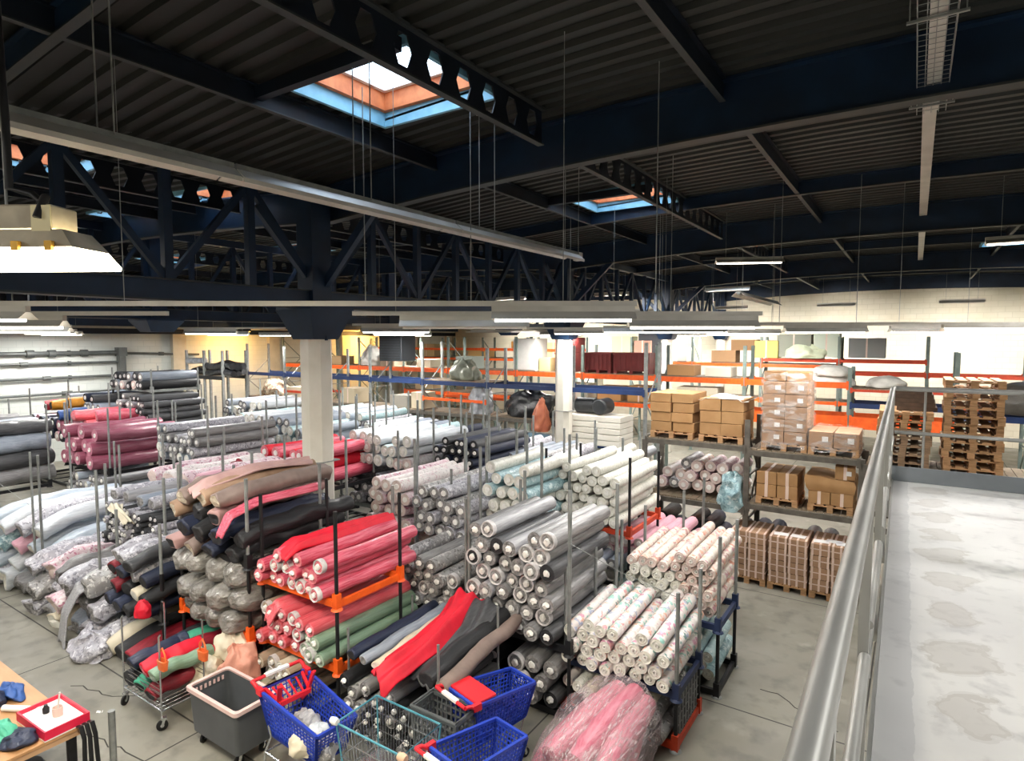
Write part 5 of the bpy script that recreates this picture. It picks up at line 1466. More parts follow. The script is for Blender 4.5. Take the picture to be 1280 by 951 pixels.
# grey plastic bin on castors
o = empty('rolling_bin', 'grey plastic bin on castors with a pale pink rim', 'bin', (-6.55, 3.92, 0), .0)
m_bin = M('dark grey plastic', '#55585b', '#4b4e51', 3, .5)
m_pkrim = M('pale pink plastic rim', '#e0c3bd', '#d4b3ad', 5, .5)
def rr(w, d, z, c=.05, n=3):
    p = []
    for (sx, sy, a0) in ((1, -1, -90), (1, 1, 0), (-1, 1, 90), (-1, -1, 180)):
        for k in range(n + 1):
            a = math.radians(a0 + 90 * k / n)
            p.append((sx * (w / 2 - c) + c * math.cos(a), sy * (d / 2 - c) + c * math.sin(a), z))
    return p
MB().rings([rr(.91, .455, .17), rr(.97, .51, .68), rr(.95, .49, .685), rr(.89, .435, .2)], 0, True, True).build('tub', m_bin, o, 40)
MB().rings([rr(.955, .495, .66), rr(1.02, .55, .66), rr(1.02, .55, .705), rr(.93, .47, .705), rr(.935, .475, .68)], 0).build('rim', m_pkrim, o, 30)
for k in range(7):
    MB().box(-.455, -.445, -.18 + k * .055, -.155 + k * .055, .6, .65).build('rim_slot', m_pkrim, o, smooth=0)
for sx, sy, a in ((-1, -1, .4), (1, -1, -.3), (-1, 1, .9), (1, 1, .2)):
    castor(o, sx * .36, sy * .15, .055, a, .17)

# wire roll trolley with hanging cloth
o = empty('wire_trolley', 'chrome wire trolley full of cloth rolls on four castors', 'trolley', (-8.0, 3.88, 0))
b = MB()
for sy in (-.27, .27):
    b.tube([(-.5, sy, .24), (.45, sy, .24)], .012, 8)
    b.tube([(-.48, sy, .46), (.43, sy, .46)], .006, 6)
for sx in (-.5, .45):
    b.tube([(sx, -.27, .24), (sx, .27, .24)], .012, 8)
b.build('base_frame', m_chrome, o)
for sx in (-.5, .45):
    for sy in (-.27, .27):
        MB().tube([(sx, sy, .12), (sx, sy, 1.18), (sx, sy * .92, 1.2)], .012, 8).build('upright', m_chrome, o)
g = MB()
for k in range(13):
    g.tube([(-.5 + .95 * k / 12, -.27, .25), (-.5 + .95 * k / 12, .27, .25)], .004, 5)
for k in range(5):
    for sy in (-.27, .27):
        g.tube([(-.5, sy, .3 + .07 * k), (.45, sy, .3 + .07 * k)], .004, 5)
g.build('wire_basket', m_chrome, o)
for sx, sy, a in ((-.5, -.27, .5), (.45, -.27, -.4), (-.5, .27, 1.0), (.45, .27, .1)):
    castor(o, sx, sy, .065, a, .16)
rnd.seed(71)
for i, (x, z, k, nme, r) in enumerate(((-8.4, .42, 'black', 'black', .12), (-8.12, .42, 'mintcl', 'mint green', .12), (-7.84, .41, 'dkred', 'dark red', .12), (-8.28, .66, 'navy', 'charcoal blue', .12), (-7.98, .66, 'scarlet', 'scarlet', .13), (-7.75, .64, 'green', 'olive', .1))):
    lying(x, 3.62, z, .72, r, k, '%s short cloth roll lying in the chrome wire trolley' % nme, 500 + i, 'cloth rolls in the wire trolley', drop=.05)
m_ohand = M('translucent orange plastic', '#ef7a45', '#e0682f', 5, .4)
for i, (x, y, z) in enumerate(((-7.5, 3.62, .78), (-7.32, 4.02, .78))):
    q = empty('orange_holder', ('orange plastic holder clipped to the aisle post of the trolley', 'orange plastic holder clipped to the rear post of the trolley')[i], 'holder', (x, y, z), group=None)
    MB().rings([rr(.14, .06, 0, .02), rr(.17, .08, .12, .03), rr(.15, .06, .122, .02), rr(.12, .04, .01, .015)], 0, True, True).build('cup', m_ohand, q, 40)
    MB().tube([(-.07, 0, .11), (-.06, 0, .2), (0, 0, .27), (.06, 0, .2), (.07, 0, .11)], .011, 8).build('handle', m_ohand, q)

m_bluepl = M('royal blue plastic', '#2745b4', '#1f3aa0', 4, .4)
m_redpl = M('bright red plastic', '#d8232f', '#c71c28', 4, .4)
m_teal = M('teal wire coating', '#5fa3b5', '#4c8ea2', 6, .4, .2)
def lattice(o, name, A, Bp, C, D, nu, nv, w, mat, rim=.022, inner=True):
    """a wall of crossing strips between corners A B (bottom) and C D (top, D above A)"""
    b = MB(); A, Bp, C, D = map(Vector, (A, Bp, C, D))
    for k in range(nu + 1):
        t = k / nu
        b.bar(A.lerp(Bp, t), D.lerp(C, t), w, w * .8)
    for k in range(nv + 1):
        t = k / nv
        b.bar(A.lerp(D, t), Bp.lerp(C, t), w, w * .8)
    for p, q in ((A, Bp), (Bp, C), (C, D), (D, A)):
        b.bar(p, q, rim, rim)
    return b.build(name, mat, o, smooth=0)
def plastic_cart(label, loc, rz, L=1.0, W=.55, child=True, lid=False, nu=18, handle_lab=True):
    """handle at -x, nose at +x"""
    o = empty('shopping_cart', label, 'shopping cart', loc, rz)
    z0, z1 = .47, .98; w0, w1 = W * .36, W * .5
    bl, tl = -.42 * L, -.5 * L; br, tr_ = .38 * L, .5 * L
    w1f, w0f = w1 * .82, w0 * .85; zf = z1 - .1
    for s in (-1, 1):
        lattice(o, 'basket_side', (bl, s * w0, z0 + .02), (br, s * w0f, z0 + .04), (tr_, s * w1f, zf), (tl, s * w1, z1), nu, 9, .012, m_bluepl, .03)
    lattice(o, 'basket_front', (br, -w0f, z0 + .04), (br, w0f, z0 + .04), (tr_, w1f, zf), (tr_, -w1f, zf), 9, 9, .012, m_bluepl, .03)
    lattice(o, 'basket_back', (bl, -w0, z0 + .02), (bl, w0, z0 + .02), (tl, w1, z1), (tl, -w1, z1), 9, 9, .012, m_bluepl, .03)
    lattice(o, 'basket_floor', (bl, -w0, z0 + .02), (br, -w0f, z0 + .04), (br, w0f, z0 + .04), (bl, w0, z0 + .02), 14, 8, .016, m_bluepl, .03)
    h = MB()
    h.tube([(tl - .14, -w1 - .01, z1 + .05), (tl - .14, w1 + .01, z1 + .05)], .02, 10)
    for s in (-1, 1):
        h.tube([(tl, s * w1, z1 - .01), (tl - .08, s * (w1 + .01), z1 + .04), (tl - .14, s * (w1 + .01), z1 + .05)], .022, 10)
        h.box(tl - .03, tl + .07, s * w1 - .025, s * w1 + .025, z1 - .04, z1 + .03)
    h.build('handle', m_redpl, o, 40)
    p = MB().box(tl - .165, tl - .115, -w1 * .5, w1 * .5, z1 + .045, z1 + .073)
    p.build('advert_strip', m_paper, o, smooth=0)
    if child:
        c = MB(); x1 = tl + .26
        for s in (-1, 1):
            c.bar((tl, s * w1 * .8, z1), (x1, s * w1 * .62, z1 - .1), .03, .03); c.bar((x1, s * w1 * .62, z1 - .1), (tl + .05, s * w1 * .7, z0 + .22), .03, .03)
            c.bar((tl + .3, s * w1 * .72, z1 + .12), (x1 - .06, s * w1 * .6, z1 - .16), .05, .03)
        c.bar((tl, -w1 * .8, z1), (tl, w1 * .8, z1), .03, .03)
        c.bar((x1, -w1 * .62, z1 - .1), (x1, w1 * .62, z1 - .1), .03, .05)
        for k in range(4):
            v = -w1 * .5 + w1 * k / 3
            c.bar((tl + .02, v, z1 - .02), (x1, v * .8, z1 - .12), .02, .012)
        c.build('child_seat', m_redpl, o, smooth=0)
    if lid:
        l = MB().box(tl + .02, tl + .3, -w1 * .95, w1 * .95, z1 - .005, z1 + .03)
        bevel(l.build('seat_flap', m_redpl, o, smooth=0), .012, 2)
    fr = MB()
    for s in (-1, 1):
        fr.tube([(tl - .05, s * w1 * .9, z1), (bl + .02, s * w0 * 1.05, z0), (bl - .02, s * w1 * .95, .3), (bl - .04, s * w1 * .95, .15)], .013, 8)
        fr.tube([(bl - .02, s * w1 * .95, .3), (br - .1, s * w0f * .9, .24), (br + .02, s * w0f * .9, .15)], .013, 8)
        fr.tube([(br - .1, s * w0f * .9, .24), (br - .02, s * w0f, z0 + .02)], .011, 8)
    fr.tube([(bl - .02, -w1 * .95, .3), (bl - .02, w1 * .95, .3)], .011, 8)
    fr.tube([(br - .1, -w0f * .9, .24), (br - .1, w0f * .9, .24)], .011, 8)
    fr.build('chassis', m_chrome, o)
    for sx, sy in ((bl - .04, -w1 * .95), (bl - .04, w1 * .95), (br + .02, -w0f * .9), (br + .02, w0f * .9)):
        castor(o, sx, sy, .055, rnd.uniform(-.5, .5) + PI / 2, .15)
    return o
rnd.seed(81)
plastic_cart('blue plastic shopping cart with a red child seat beside the grey bin', (-5.27, 4.02, 0), math.radians(-7), 1.05, .56)
for i, (x, y, k, nme) in enumerate(((-5.1, 4.0, 'white', 'white'), (-4.95, 3.92, 'greyprint', 'silver printed'), (-5.4, 4.08, 'grey2', 'light grey'), (-5.15, 3.85, 'cream', 'cream'))):
    lumpy('cloth_scrap', '%s crumpled cloth in the blue cart with the red child seat' % nme, 'cloth', (x, y, .53), (.36, .26, .22), F[k], 300 + i, .25, group='cloth in the blue cart')
plastic_cart('blue plastic cart with a red seat flap by the low grey rolls', (-3.8, 5.36, 0), math.radians(75), .9, .5, child=False, lid=True)
plastic_cart('blue plastic shopping cart nearest the pink wrapped bundle, red handle', (-3.34, 4.5, 0), math.radians(80), .85, .52, child=False)
# dark grey hand basket hanging before the flap
o = empty('storage_crate', 'dark grey ventilated crate in front of the red seat flap', 'crate', (-3.98, 4.72, .08))
m_dkpl = M('dark grey crate plastic', '#54585a', '#474b4d', 4, .5)
for s in (-.15, .15):
    lattice(o, 'side', (-.26, s, .45), (.26, s, .45), (.29, s * 1.1, .86), (-.29, s * 1.1, .86), 9, 5, .02, m_dkpl, .035)
for s in (-.26, .26):
    lattice(o, 'end', (s, -.15, .45), (s, .15, .45), (s * 1.11, .165, .86), (s * 1.11, -.165, .86), 5, 5, .02, m_dkpl, .035)
MB().box(-.26, .26, -.15, .15, .44, .46).build('bottom', m_dkpl, o, smooth=0)
MB().tube([(-.3, -.18, .88), (.3, -.18, .88), (.3, .18, .88), (-.3, .18, .88), (-.3, -.18, .88)], .018, 8).build('rim', m_dkpl, o)
o2 = empty('crate_stand', 'wire stand carrying the dark grey crate', 'stand', (-3.98, 4.72, 0))
for sx in (-.2, .2):
    for sy in (-.12, .12):
        MB().tube([(sx, sy, 0), (sx, sy, .5)], .014, 8).build('leg', m_black, o2)
MB().box(-.24, .24, -.14, .14, .495, .515).build('shelf', m_black, o2, smooth=0)
# teal wire cart at the very front
o = empty('wire_cart', 'teal wire shopping cart open towards the camera at the front', 'shopping cart', (-4.26, 4.2, 0))
b = MB()
for (xa, ya, xb, yb) in ((-.46, -.28, .44, -.28), (.44, -.28, .44, .28), (.44, .28, -.46, .28), (-.46, .28, -.46, -.28)):
    n = int(math.hypot(xb - xa, yb - ya) / .042)
    for k in range(n + 1):
        t = k / n; x, y = xa + (xb - xa) * t, ya + (yb - ya) * t
        b.tube([(x * .88, y * .85, .42), (x, y, .95)], .0035, 5)
    for z in (.45, .6, .78):
        q = .88 + .12 * (z - .42) / .53
        b.tube([(xa * q, ya * q, z), (xb * q, yb * q, z)], .0045, 5)
b.build('wire_basket', m_chrome, o)
b = MB().tube([(-.46, -.28, .95), (.44, -.28, .95), (.44, .28, .95), (-.46, .28, .95), (-.46, -.28, .95)], .011, 8)
for sx in (-.46, .44):
    for sy in (-.28, .28):
        b.tube([(sx, sy, .95), (sx * .88, sy * .85, .42)], .009, 7)
b.build('rim_wire', m_teal, o)
MB().box(-.4, .39, -.235, .235, .41, .422).build('basket_floor', m_chrome, o, smooth=0)
b = MB()
for s in (-1, 1):
    b.tube([(-.4, s * .22, .42), (-.42, s * .24, .15)], .013, 8); b.tube([(.38, s * .22, .42), (.4, s * .24, .15)], .013, 8)
    b.tube([(-.42, s * .24, .2), (.4, s * .24, .2)], .012, 8)
b.build('chassis', m_chrome, o)
for sx in (-.42, .4):
    for sy in (-.24, .24):
        castor(o, sx, sy, .055, 1.2, .15)
MB().lathe([(0, -.05), (.035, -.045), (.045, 0), (.035, .045), (0, .05)], (.46, -.29, .95), 12, 'x').build('handle_knob', M('pale wooden knob', '#dcb79c', '#c8a084', 6, .6), o, 40)
MB().lathe([(0, -.05), (.03, -.045), (.04, 0), (.03, .045), (0, .05)], (-.47, -.29, .97), 12, 'x').build('handle_knob', m_white, o, 40)

# ------------------------------------------------------------------ work table in the corner
m_tab = M('tan table board', '#b5895f', '#a47a50', 2.5, .5, stretch=(1, 5, 1))
o = empty('work_table', 'tan topped work table in the corner, cluttered with cloth', 'table', (-8.05, 1.9, 0))
bevel(MB().box(-1.5, 1.07, -.5, .66, .815, .85).build('tabletop', m_tab, o, smooth=0), .004, 1)
MB().box(-1.49, 1.06, -.49, .65, .76, .815).build('apron', M('tan table edge', '#b58f6c', None, rough=.6), o, smooth=0)
for x in (-1.4, 1.0):
    for y in (-.42, .58):
        MB().box(x - .035, x + .035, y - .035, y + .035, 0, .76).build('leg', m_black, o, smooth=0)
o = MB().tube([(-6.86, 2.78, 0), (-6.86, 2.78, .93)], .034, 12).build('table_post', m_galv); tag(o, 'grey steel post standing at the table corner', 'post')
o = MB().tube([(-6.45, 3.1, 0), (-6.45, 3.1, .2)], .03, 12).build('floor_bollard', m_galv); tag(o, 'short grey post stub rising from the floor before the bin', 'post')
o = empty('shallow_tray', 'red sided shallow tray with a white lining on the table', 'tray', (-7.3, 2.42, .852), .04)
b = MB().box(-.32, .32, -.2, .2, 0, .012, 1)
for q in ((-.32, .32, -.2, -.185), (-.32, .32, .185, .2), (-.32, -.305, -.185, .185), (.305, .32, -.185, .185)):
    b.box(*q, .012, .1, 0)
b.build('tray_walls', [M('crimson card', '#d81f44', '#c41a3a', 4, .5), m_white], o, smooth=0)
MB().box(-.3, .3, -.18, .18, .013, .06).build('tray_lining', m_white, o, smooth=0)
o = MB().lathe([(0, 0), (.045, 0), (.05, .09), (.044, .09), (.04, .01), (0, .01)], (0, 0, 0), 18).build('pen_cup', M('pale pink cup', '#e3c6bb', None, rough=.4), None, 40, (-7.27, 2.45, .913)); tag(o, 'pale pink cup standing in the red sided tray', 'cup')
o = MB().tube([(0, 0, .015), (.03, .02, .24)], .009, 8).build('marker_pen', m_white, None, 40, (-7.28, 2.45, .915)); tag(o, 'white marker pen leaning in the pink cup', 'pen')
o = MB().lathe([(0, 0), (.03, 0), (.032, .05), (.018, .07), (.018, .085), (0, .085)], (0, 0, 0), 14).build('ink_bottle', m_black, None, 40, (-7.42, 2.4, .913)); tag(o, 'small black bottle beside the pink cup in the tray', 'bottle')
o = MB().tube([(-7.95, 2.2, .885), (-7.42, 2.5, .885)], .032, 14).build('paper_roll', m_paper); tag(o, 'white paper roll lying next to the red sided tray', 'paper roll')
lumpy('cloth_scrap', 'teal crumpled cloth on the near table edge', 'cloth', (-7.42, 2.02, .855), (.4, .24, .16), F['mintcl'], 310, .3)
lumpy('cloth_scrap', 'navy crumpled cloth under the teal cloth on the table', 'cloth', (-7.2, 2.1, .855), (.36, .3, .1), F['navy'], 311, .25)
lumpy('cloth_scrap', 'royal blue cloth on the table behind the paper roll', 'cloth', (-8.25, 2.36, .855), (.45, .2, .11), F['blue'], 312, .3)
lumpy('cloth_scrap', 'dark navy cloth beside the royal blue cloth', 'cloth', (-8.2, 2.18, .855), (.35, .22, .13), F['navy'], 313, .25)
o = empty('hanging_straps', 'black straps hanging over the table end', 'straps', (-6.93, 2.5, .86))
for k in range(3):
    MB().tube([(-.06, .02 + .05 * k, .0), (.02, .02 + .05 * k, .02), (.06, .03 + .05 * k, -.1), (.07, .02 + .06 * k, -.4), (.05, .02 + .06 * k, -.62)], .022, 8, 0, True, .4).build('strap', m_black, o)
o = empty('swivel_stool', 'black stool under the table end', 'stool', (-7.4, 2.2, 0))
MB().lathe([(0, .4), (.14, .4), (.16, .43), (.14, .47), (0, .48)], (0, 0, 0), 18).build('seat', m_black, o, 40)
MB().tube([(0, 0, .06), (0, 0, .4)], .03, 10).build('column', m_black, o)
for k in range(5):
    a = 2 * PI * k / 5
    MB().tube([(0, 0, .07), (.2 * math.cos(a), .2 * math.sin(a), .025)], .02, 8).build('foot', m_black, o)
for i, (x, y, r) in enumerate(((-9.9, 2.7, .3), (-8.6, 3.35, 1.0), (-7.05, 2.95, .2))):
    o = MB().grid(lambda u, v: (.07 * (u - .5), .05 * (v - .5), .004 + .008 * math.sin(5 * u + i)), 4, 3).build('paper_scrap', m_paper, None, 40, (x, y, .002), r)
    tag(o, 'white paper scrap on the concrete, %s' % ('farthest from the table', 'between table and trolley', 'beside the table post')[i], 'paper')

# ------------------------------------------------------------------ lamps
m_tube = EMIT('lit fluorescent tube', '#fff6e6', 9)
m_tubeoff = M('unlit tube', '#e6e4de', None, rough=.3)
LIGHTS = []
def area(x, y, z, sx, sy, power, rz=0.0, col=(1, .97, .925)):
    l = bpy.data.lights.new('lamp_light', 'AREA')
    l.shape = 'RECTANGLE'; l.size = sx; l.size_y = sy; l.energy = power; l.color = col
    o = bpy.data.objects.new('lamp_light', l); COL.objects.link(o)
    o.location = (x, y, z); o.rotation_euler = (0, 0, rz)
    return o
def batten(x, y, z, rz, L, label, lit=True, power=0, hang=2.0, wide=.16, group=None):
    o = empty('strip_light', label, 'lamp', (x, y, z), rz, group)
    b = MB().box(-L / 2, L / 2, -.035, .035, .05, .11)
    b.build('housing', m_cream, o, smooth=0)
    b = MB()
    for s in (-1, 1):
        b.quadbox([(-L / 2, s * .03, .05), (L / 2, s * .03, .05), (L / 2, s * wide / 2, -.02), (-L / 2, s * wide / 2, -.02),
                   (-L / 2, s * .035, .055), (L / 2, s * .035, .055), (L / 2, s * (wide / 2 + .006), -.016), (-L / 2, s * (wide / 2 + .006), -.016)])
    b.build('reflector', m_cream, o, smooth=0)
    MB().tube([(-L / 2 + .03, 0, -.03), (L / 2 - .03, 0, -.03)], .016, 8).build('tube', m_tube if lit else m_tubeoff, o)
    for s in (-.35, .35):
        MB().tube([(s * L, 0, .11), (s * L, 0, hang)], .004, 5).build('hanger_wire', m_galv, o)
    if lit and power:
        area(x, y, z - .055, L * .94, wide * .6, power, rz)
    return o
def trunk(p, q, zt, lab, r=.03):
    o = MB().bar(p, q, r * 2, r * 1.6).build('lamp_trunking', m_cream, None, 0)
    tag(o, lab, 'trunking')
    return o
CF, SF = math.cos(math.radians(33.5)), math.sin(math.radians(33.5))
def screen(zc, t, z):
    """a point zc ahead of the platform corner on the lamp rows, t metres along the row"""
    return (-SF * zc + CF * t, CF * zc + SF * t, z)
PW = 1.0
rows = [ # distance, trunking height, trunking spans, lamps (start, end, lit), power each
    (6.0, 5.15, ((-8.6, 1.22),), ((-8.2, -6.7, 1), (-5.4, -4.75, 1), (-.2, 1.2, 1)), 75),  # first lamp lies out of view, added to light the front stacks
    (7.1, 5.10, ((-6.3, -4.0), (-1.85, 2.9)), ((-6.0, -5.2, 1), (-1.3, .2, 0), (1.35, 2.85, 1)), 70),
    (11.2, 5.09, ((2.3, 9.8),), ((-9.6, -8.1, 1), (2.4, 3.9, 1), (5.0, 6.5, 1), (7.9, 9.4, 1)), 95),
    (13.4, 5.12, ((-3.5, -1.5), (5.2, 11)), ((-12.2, -10.7, 1), (-3.3, -1.8, 1), (2.0, 3.5, 1), (8.3, 9.8, 1)), 115),  # first lamp is an addition that brightens the left back region
    (17.5, 5.12, ((-9.5, -6.5), (.4, 4.8)), ((-14, -12.5, 1), (-9.4, -7.9, 1), (-4, -2.5, 1), (1.2, 2.7, 1), (6.2, 7.7, 1)), 160),
    (22.0, 5.12, ((-1.5, 4),), ((-17, -15.5, 1), (-11, -9.5, 1), (-5, -3.5, 1), (1.0, 2.5, 1), (7, 8.5, 1)), 270),
    (26.5, 5.12, ((-2, 3),), ((-11, -9.5, 1), (-5, -3.5, 1), (1.0, 2.5, 1), (7, 8.5, 1)), 340),
]
rown = ('nearest', 'second', 'third', 'fourth', 'fifth', 'sixth', 'farthest')
for ri, (zc, z, ts, spans, pw) in enumerate(rows):
    wi = 0
    for ti, tt in enumerate(ts):
        p, q = screen(zc, tt[0], z), screen(zc, tt[1], z)
        trunk(p, q, z, 'pale lamp trunking of the %s row hung across the hall%s' % (rown[ri], '' if len(ts) < 2 else (', wall side length', ', platform side length')[ti]), .03)
        t = tt[0] + .5
        while t < tt[1]:
            c = screen(zc, t, z + .02); wi += 1
            w = MB().tube([c, (c[0], c[1], zd(c[0]) - .08)], .004, 5).build('hanger_wire', m_galv)
            tag(w, 'thin steel wire holding the %s lamp row, wire %s from the wall end' % (rown[ri], ORD[wi]), 'wire', 'wires of the hung lamp rows')
            t += 4.3
    for si, (a, c, lit) in enumerate(spans):
        m = screen(zc, (a + c) / 2, z - .135)
        batten(m[0], m[1], z - .135, math.radians(33.5), c - a, '%s strip light, %s from the wall end, on the %s lamp row' % ('glowing' if lit else 'unlit', ORD[si + 1], rown[ri]), bool(lit), pw, .12 if any(t0[0] - .1 <= a and c <= t0[1] + .1 for t0 in ts) else zd(m[0]) - z + .05, .26 if ri == 0 else .2, 'strip lights on the hung rows')
# unseen fill lamps added beside and behind the platform
for i, (x, y) in enumerate(((-5.5, -1.5), (-9.5, -1.5), (-13.5, -1.0), (-17.5, 1.5), (-2.2, -2.5), (-20, 4.2), (-13.5, 2.6), (-24.5, 5.6))):
    batten(x, y, 6.35, 0 if i % 2 else PI / 2, 1.5, 'unseen fill strip light added high beside the platform, %s from the stair end' % ORD[i + 1], True, 95, zd(x) - 6.4, .2, 'added fill strip lights beside the platform')
for i, (x, y) in enumerate(((2.0, 1.0), (2.6, 5.0), (3.2, 9.5))):  # lamps out of view, added to brighten the platform deck
    batten(x, y, 6.5, PI / 2, 1.5, 'unseen strip light added over the raised platform, %s from the stair end' % ORD[i + 1], True, 115, zd(x) - 6.55, .2, 'added strip lights over the platform')
# long unlit reflector trunking hung along the hall
x, z = -4.62, 6.1
o = empty('reflector_trunking', 'long unlit fluorescent trunking with white reflector wings slung under the roof', 'lamp', (x, 1.0, z))
for (ya, yb, nm) in ((-1.6, 1.9, 0), (1.92, 4.7, 1), (4.72, 7.85, 2)):
    b = MB().box(-.05, .05, ya, yb, .03, .1)
    b.build('housing', m_galv, o, smooth=0)
    b = MB()
    b.quadbox([(-.21, ya, .0), (-.05, ya, .06), (-.05, yb, .06), (-.21, yb, .0), (-.21, ya, .01), (-.05, ya, .07), (-.05, yb, .07), (-.21, yb, .01)])
    b.quadbox([(.05, ya, .05), (.15, ya, -.03), (.15, yb, -.03), (.05, yb, .05), (.056, ya, .057), (.156, ya, -.024), (.156, yb, -.024), (.056, yb, .057)])
    b.box(.142, .156, ya, yb, -.06, -.024)
    b.build('reflector', m_cream, o, smooth=0)
    MB().tube([(-.03, ya + .05, .01), (-.03, yb - .05, .01)], .013, 8).build('tube', m_tubeoff, o)
MB().box(-.05, .06, 7.85, 7.97, -.03, .1).build('end_cap', m_cream, o, smooth=0)
for y in (1.0, 3.3, 5.4, 7.7):
    for s in (-.12, .12):
        MB().tube([(s, y, .06), (s, y, zd(x) - z - .1)], .006, 6).build('hanger_wire', m_galv, o)
    MB().bar((-.16, y, zd(x) - z - .1), (.16, y, zd(x) - z - .1), .02, .02).build('hanger_bar', m_galv, o, smooth=0)
# bright strip lights high among the far rafters
for i, (x, y, z, L) in enumerate(((-3.3, 15.0, 6.6, 1.5), (1.75, 14.2, 6.55, 1.5))):
    batten(x, y, z, math.radians(25) if i == 0 else 0, L, ('bright strip light high among the far rafters beside the ridge', 'bright strip light high among the far rafters over the pallets')[i], True, 160, zd(x) - z - .05, .34, 'high strip lights before the far wall')
# made-up washers, added to brighten the far racks
for i, (x, y) in enumerate(((-14.5, 21.8), (-9.8, 21.8), (-5.5, 21.8), (4.2, 21.0))):
    o = batten(x, y, 6.5, 0, 1.5, 'added strip light tilted to brighten the far racks, %s from the side wall' % ORD[i + 1], False, 0, zd(x) - 6.6, .2, 'added strip lights before the far racks')
    l = area(x, y + .02, 6.46, 1.4, .14, 190, 0); l.rotation_euler = (math.radians(52), 0, 0); l.data.spread = math.radians(100)
# far short trunking
o = empty('reflector_trunking', 'short unlit trunking slung far off before the cream wall', 'lamp', (-3.9, 16.6, 5.95))
b = MB()
for s in (-1, 1):
    b.quadbox([(s * .04, 0, .09), (s * .17, 0, -.03), (s * .17, 5.2, -.03), (s * .04, 5.2, .09), (s * .045, 0, .097), (s * .176, 0, -.024), (s * .176, 5.2, -.024), (s * .045, 5.2, .097)])
b.build('reflector', m_cream, o, smooth=0)
MB().box(-.05, .05, 0, 5.2, .03, .1).build('housing', m_galv, o, smooth=0)
for y in (.4, 4.8):
    MB().tube([(0, y, .1), (0, y, zd(-3.9) - 6.05)], .005, 6).build('hanger_wire', m_galv, o)
# thin wires from the roof
for i, (x, y, z0) in enumerate(((-5.3, 4.95, 5.2), (-4.5, 5.9, 5.2), (-2.35, 6.35, 5.3), (-3.3, 9.6, 5.3), (-2.0, 11.5, 5.1), (-.9, 12.6, 5.1), (-4.8, 13.2, 5.3), (-6.4, 12.0, 5.3))):
    o = MB().tube([(x, y, z0), (x, y, zd(x) - .1)], .006, 6).build('roof_wire', m_galv)
    tag(o, 'thin wire dropping from the roof, %s from the first column' % ORD[i + 1], 'wire', 'thin wires dropping from the roof')
# big lit floodlight close to the platform
o = empty('high_bay_lamp', 'big lit high bay lamp hanging close to the platform', 'lamp', (-4.28, 1.36, 5.2), math.radians(30))
m_lamph = M('scuffed cream lamp housing', '#b9b09a', '#968d79', 6, .55)
def qr(w, d, z): return [(-w / 2, -d / 2, z), (w / 2, -d / 2, z), (w / 2, d / 2, z), (-w / 2, d / 2, z)]
MB().rings([qr(.9, .285, .1), qr(.74, .22, .2), qr(.7, .2, .2), qr(.86, .26, .1)], 0).build('reflector', m_lamph, o, 20)
bevel(MB().box(-.33, .3, -.1, .1, .2, .34).build('gear_box', m_lamph, o, smooth=0), .01, 1)
MB().box(.2, .31, -.115, -.105, .19, .33).build('junction_plate', M('pale yellow plate', '#d8cfa6', None, rough=.5), o, smooth=0)
m_lens = EMIT('glowing lamp lens', '#fff0cf', 14)
MB().rings([qr(.99, .335, 0), qr(1.0, .34, .018), qr(.89, .28, .1)], 0, True, True).build('lens', m_lens, o, 0)
for u in (.14, .33):
    MB().box(u - .02, u + .02, -.165, -.14, .08, .13).build('clip', M('brass clip', '#b98f3a', None, rough=.4, metal=.7), o, smooth=0)
MB().tube([(.2, 0, .34), (.1, .02, .42), (-.02, 0, .45), (-.02, 0, .8), (-.06, 0, 2.4)], .02, 10).build('supply_cable', m_black, o)
MB().tube([(-.06, .02, .34), (-.06, .02, 2.4)], .008, 8).build('hanger_chain', m_galv, o)
MB().tube([(.2, -.05, .34), (.26, -.08, .38), (.24, -.12, .26)], .022, 10).build('cable_gland', m_black, o)
MB().lathe([(.0, .34), (.012, .34), (.012, .42), (0, .42)], (-.2, 0, 0), 8).build('bolt', m_galv, o)
area(-4.28, 1.36, 5.19, .9, .28, 300, math.radians(30), (1, .9, .72))
# wall washers added to lift the light on the far gable
for i, x in enumerate((-21.0, -16.5, -12.0, -7.5, -3.0, 1.5, 6.0)):
    o = batten(x, 30.6, 6.3, 0, 1.5, 'added strip light tilted to brighten the far cream wall, %s from the side wall' % ORD[i + 1], False, 0, zd(x) - 6.4, .2, 'added strip lights before the far wall')
    l = area(x, 30.62, 6.26, 1.4, .14, 170, 0); l.rotation_euler = (math.radians(58), 0, 0); l.data.spread = math.radians(105)
# warm floodlights on the side wall
for i, (x, y, z, pw) in enumerate(((XL + 1.5, 17.1, 5.15, 210), (XL + 1.5, 25.5, 5.15, 380))):
    o = empty('wall_floodlight', ('warm floodlight above the black rolls at the side wall', 'warm floodlight far along the side wall')[i], 'lamp', (x, y, z))
    MB().box(-.2, .2, -.2, .2, .02, .18).build('housing', m_black, o, smooth=0)
    MB().tube([(0, 0, .18), (-1.48, 0, .1)], .025, 8).build('bracket', m_black, o)
    MB().box(-.18, .18, -.18, .18, .0, .018).build('lens', EMIT('warm lamp lens %d' % i, '#ffb654', 8), o, smooth=0)
    l = area(x, y, z - .03, .36, .36, pw, 0, (1, .52, .13)); l.rotation_euler = (0, .75, 0)
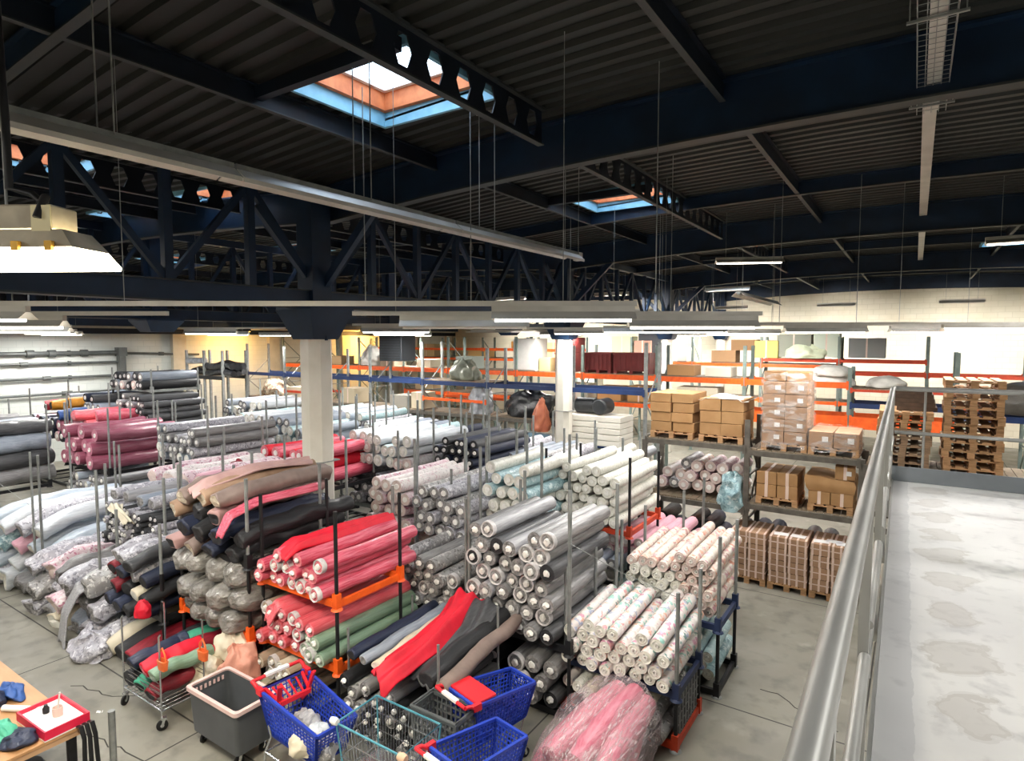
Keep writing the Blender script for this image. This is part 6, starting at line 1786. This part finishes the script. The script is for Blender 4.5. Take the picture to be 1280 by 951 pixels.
# mesh cable tray below the ridge
o = empty('cable_tray', 'wire mesh cable tray running under the roof ridge', 'cable tray', (.05, 0, zd(.05) - .55))
b = MB()
for k in range(5):
    b.tube([(-.13 + .065 * k, .5, 0), (-.13 + .065 * k, 8.2, 0)], .004, 5)
for s in (-.13, .13):
    for h in (.05, .1):
        b.tube([(s, .5, h), (s, 8.2, h)], .004, 5)
y = .5
while y < 8.2:
    b.tube([(-.13, y, .1), (-.13, y, 0), (.13, y, 0), (.13, y, .1)], .003, 5); y += .11
b.build('tray_mesh', m_galv, o)
MB().box(-.05, .07, .5, 8.2, .015, .05).build('cable_cover', m_cream, o, smooth=0)
for y in (1.6, 3.7, 5.8, 7.9):
    MB().bar((-.2, y, -.012), (.2, y, -.012), .025, .02).build('hanger_bar', m_galv, o, smooth=0)
    for s in (-.18, .18):
        MB().tube([(s, y, 0), (s, y, .45)], .005, 5).build('hanger_rod', m_galv, o)
for s in (-.045, .045):
    MB().box(s - .018, s + .018, 4.95, 5.25, -.02, -.006).build('cable_joint', m_cream, o, smooth=0)

# structure pieces of one make: say which along the hall
by = {}
for ob in COL.objects:
    if ob.get('kind') == 'structure' and ob.get('label') and ob.parent is None:
        by.setdefault(ob['label'], []).append(ob)
for lab, obs in by.items():
    if len(obs) > 1:
        for ob in obs:
            ob['group'] = lab
        if len(obs) <= 14 and len(lab.split()) <= 10:
            def key(ob):
                v = ob.data.vertices
                return (sum(p.co.y for p in v) / len(v), sum(p.co.x for p in v) / len(v))
            for i, ob in enumerate(sorted(obs, key=key)):
                ob['label'] = lab + ', %s from the platform end' % ORD[i + 1]

# ------------------------------------------------------------------ daylight, camera, view
w = bpy.data.worlds.new('daylight'); SC.world = w; w.use_nodes = True
nt = w.node_tree; bg = nt.nodes['Background']
sky = nt.nodes.new('ShaderNodeTexSky'); sky.sky_type = 'HOSEK_WILKIE'; sky.turbidity = 4; sky.sun_direction = (.5, -.3, .8)
mxn = nt.nodes.new('ShaderNodeMix'); mxn.data_type = 'RGBA'; mxn.inputs[0].default_value = .6
nt.links.new(sky.outputs[0], mxn.inputs[6]); mxn.inputs[7].default_value = (.8, .9, 1, 1)
nt.links.new(mxn.outputs[2], bg.inputs[0]); bg.inputs[1].default_value = 9.0

cam = bpy.data.cameras.new('camera'); co = bpy.data.objects.new('camera', cam); COL.objects.link(co)
cam.sensor_fit = 'HORIZONTAL'; cam.sensor_width = 36; cam.lens = 760 * 36 / 1280
cam.clip_start = .05; cam.clip_end = 200
co.location = (0, 0, 4.8)
co.rotation_euler = (PI / 2 - math.atan(51.5 / 760), 0, math.radians(33.5))
SC.camera = co
vs = SC.view_settings
SC.display_settings.display_device = 'sRGB'
vs.view_transform = 'Standard'; vs.look = 'None'; vs.gamma = 1; vs.use_curve_mapping = False
vs.exposure = 0.0
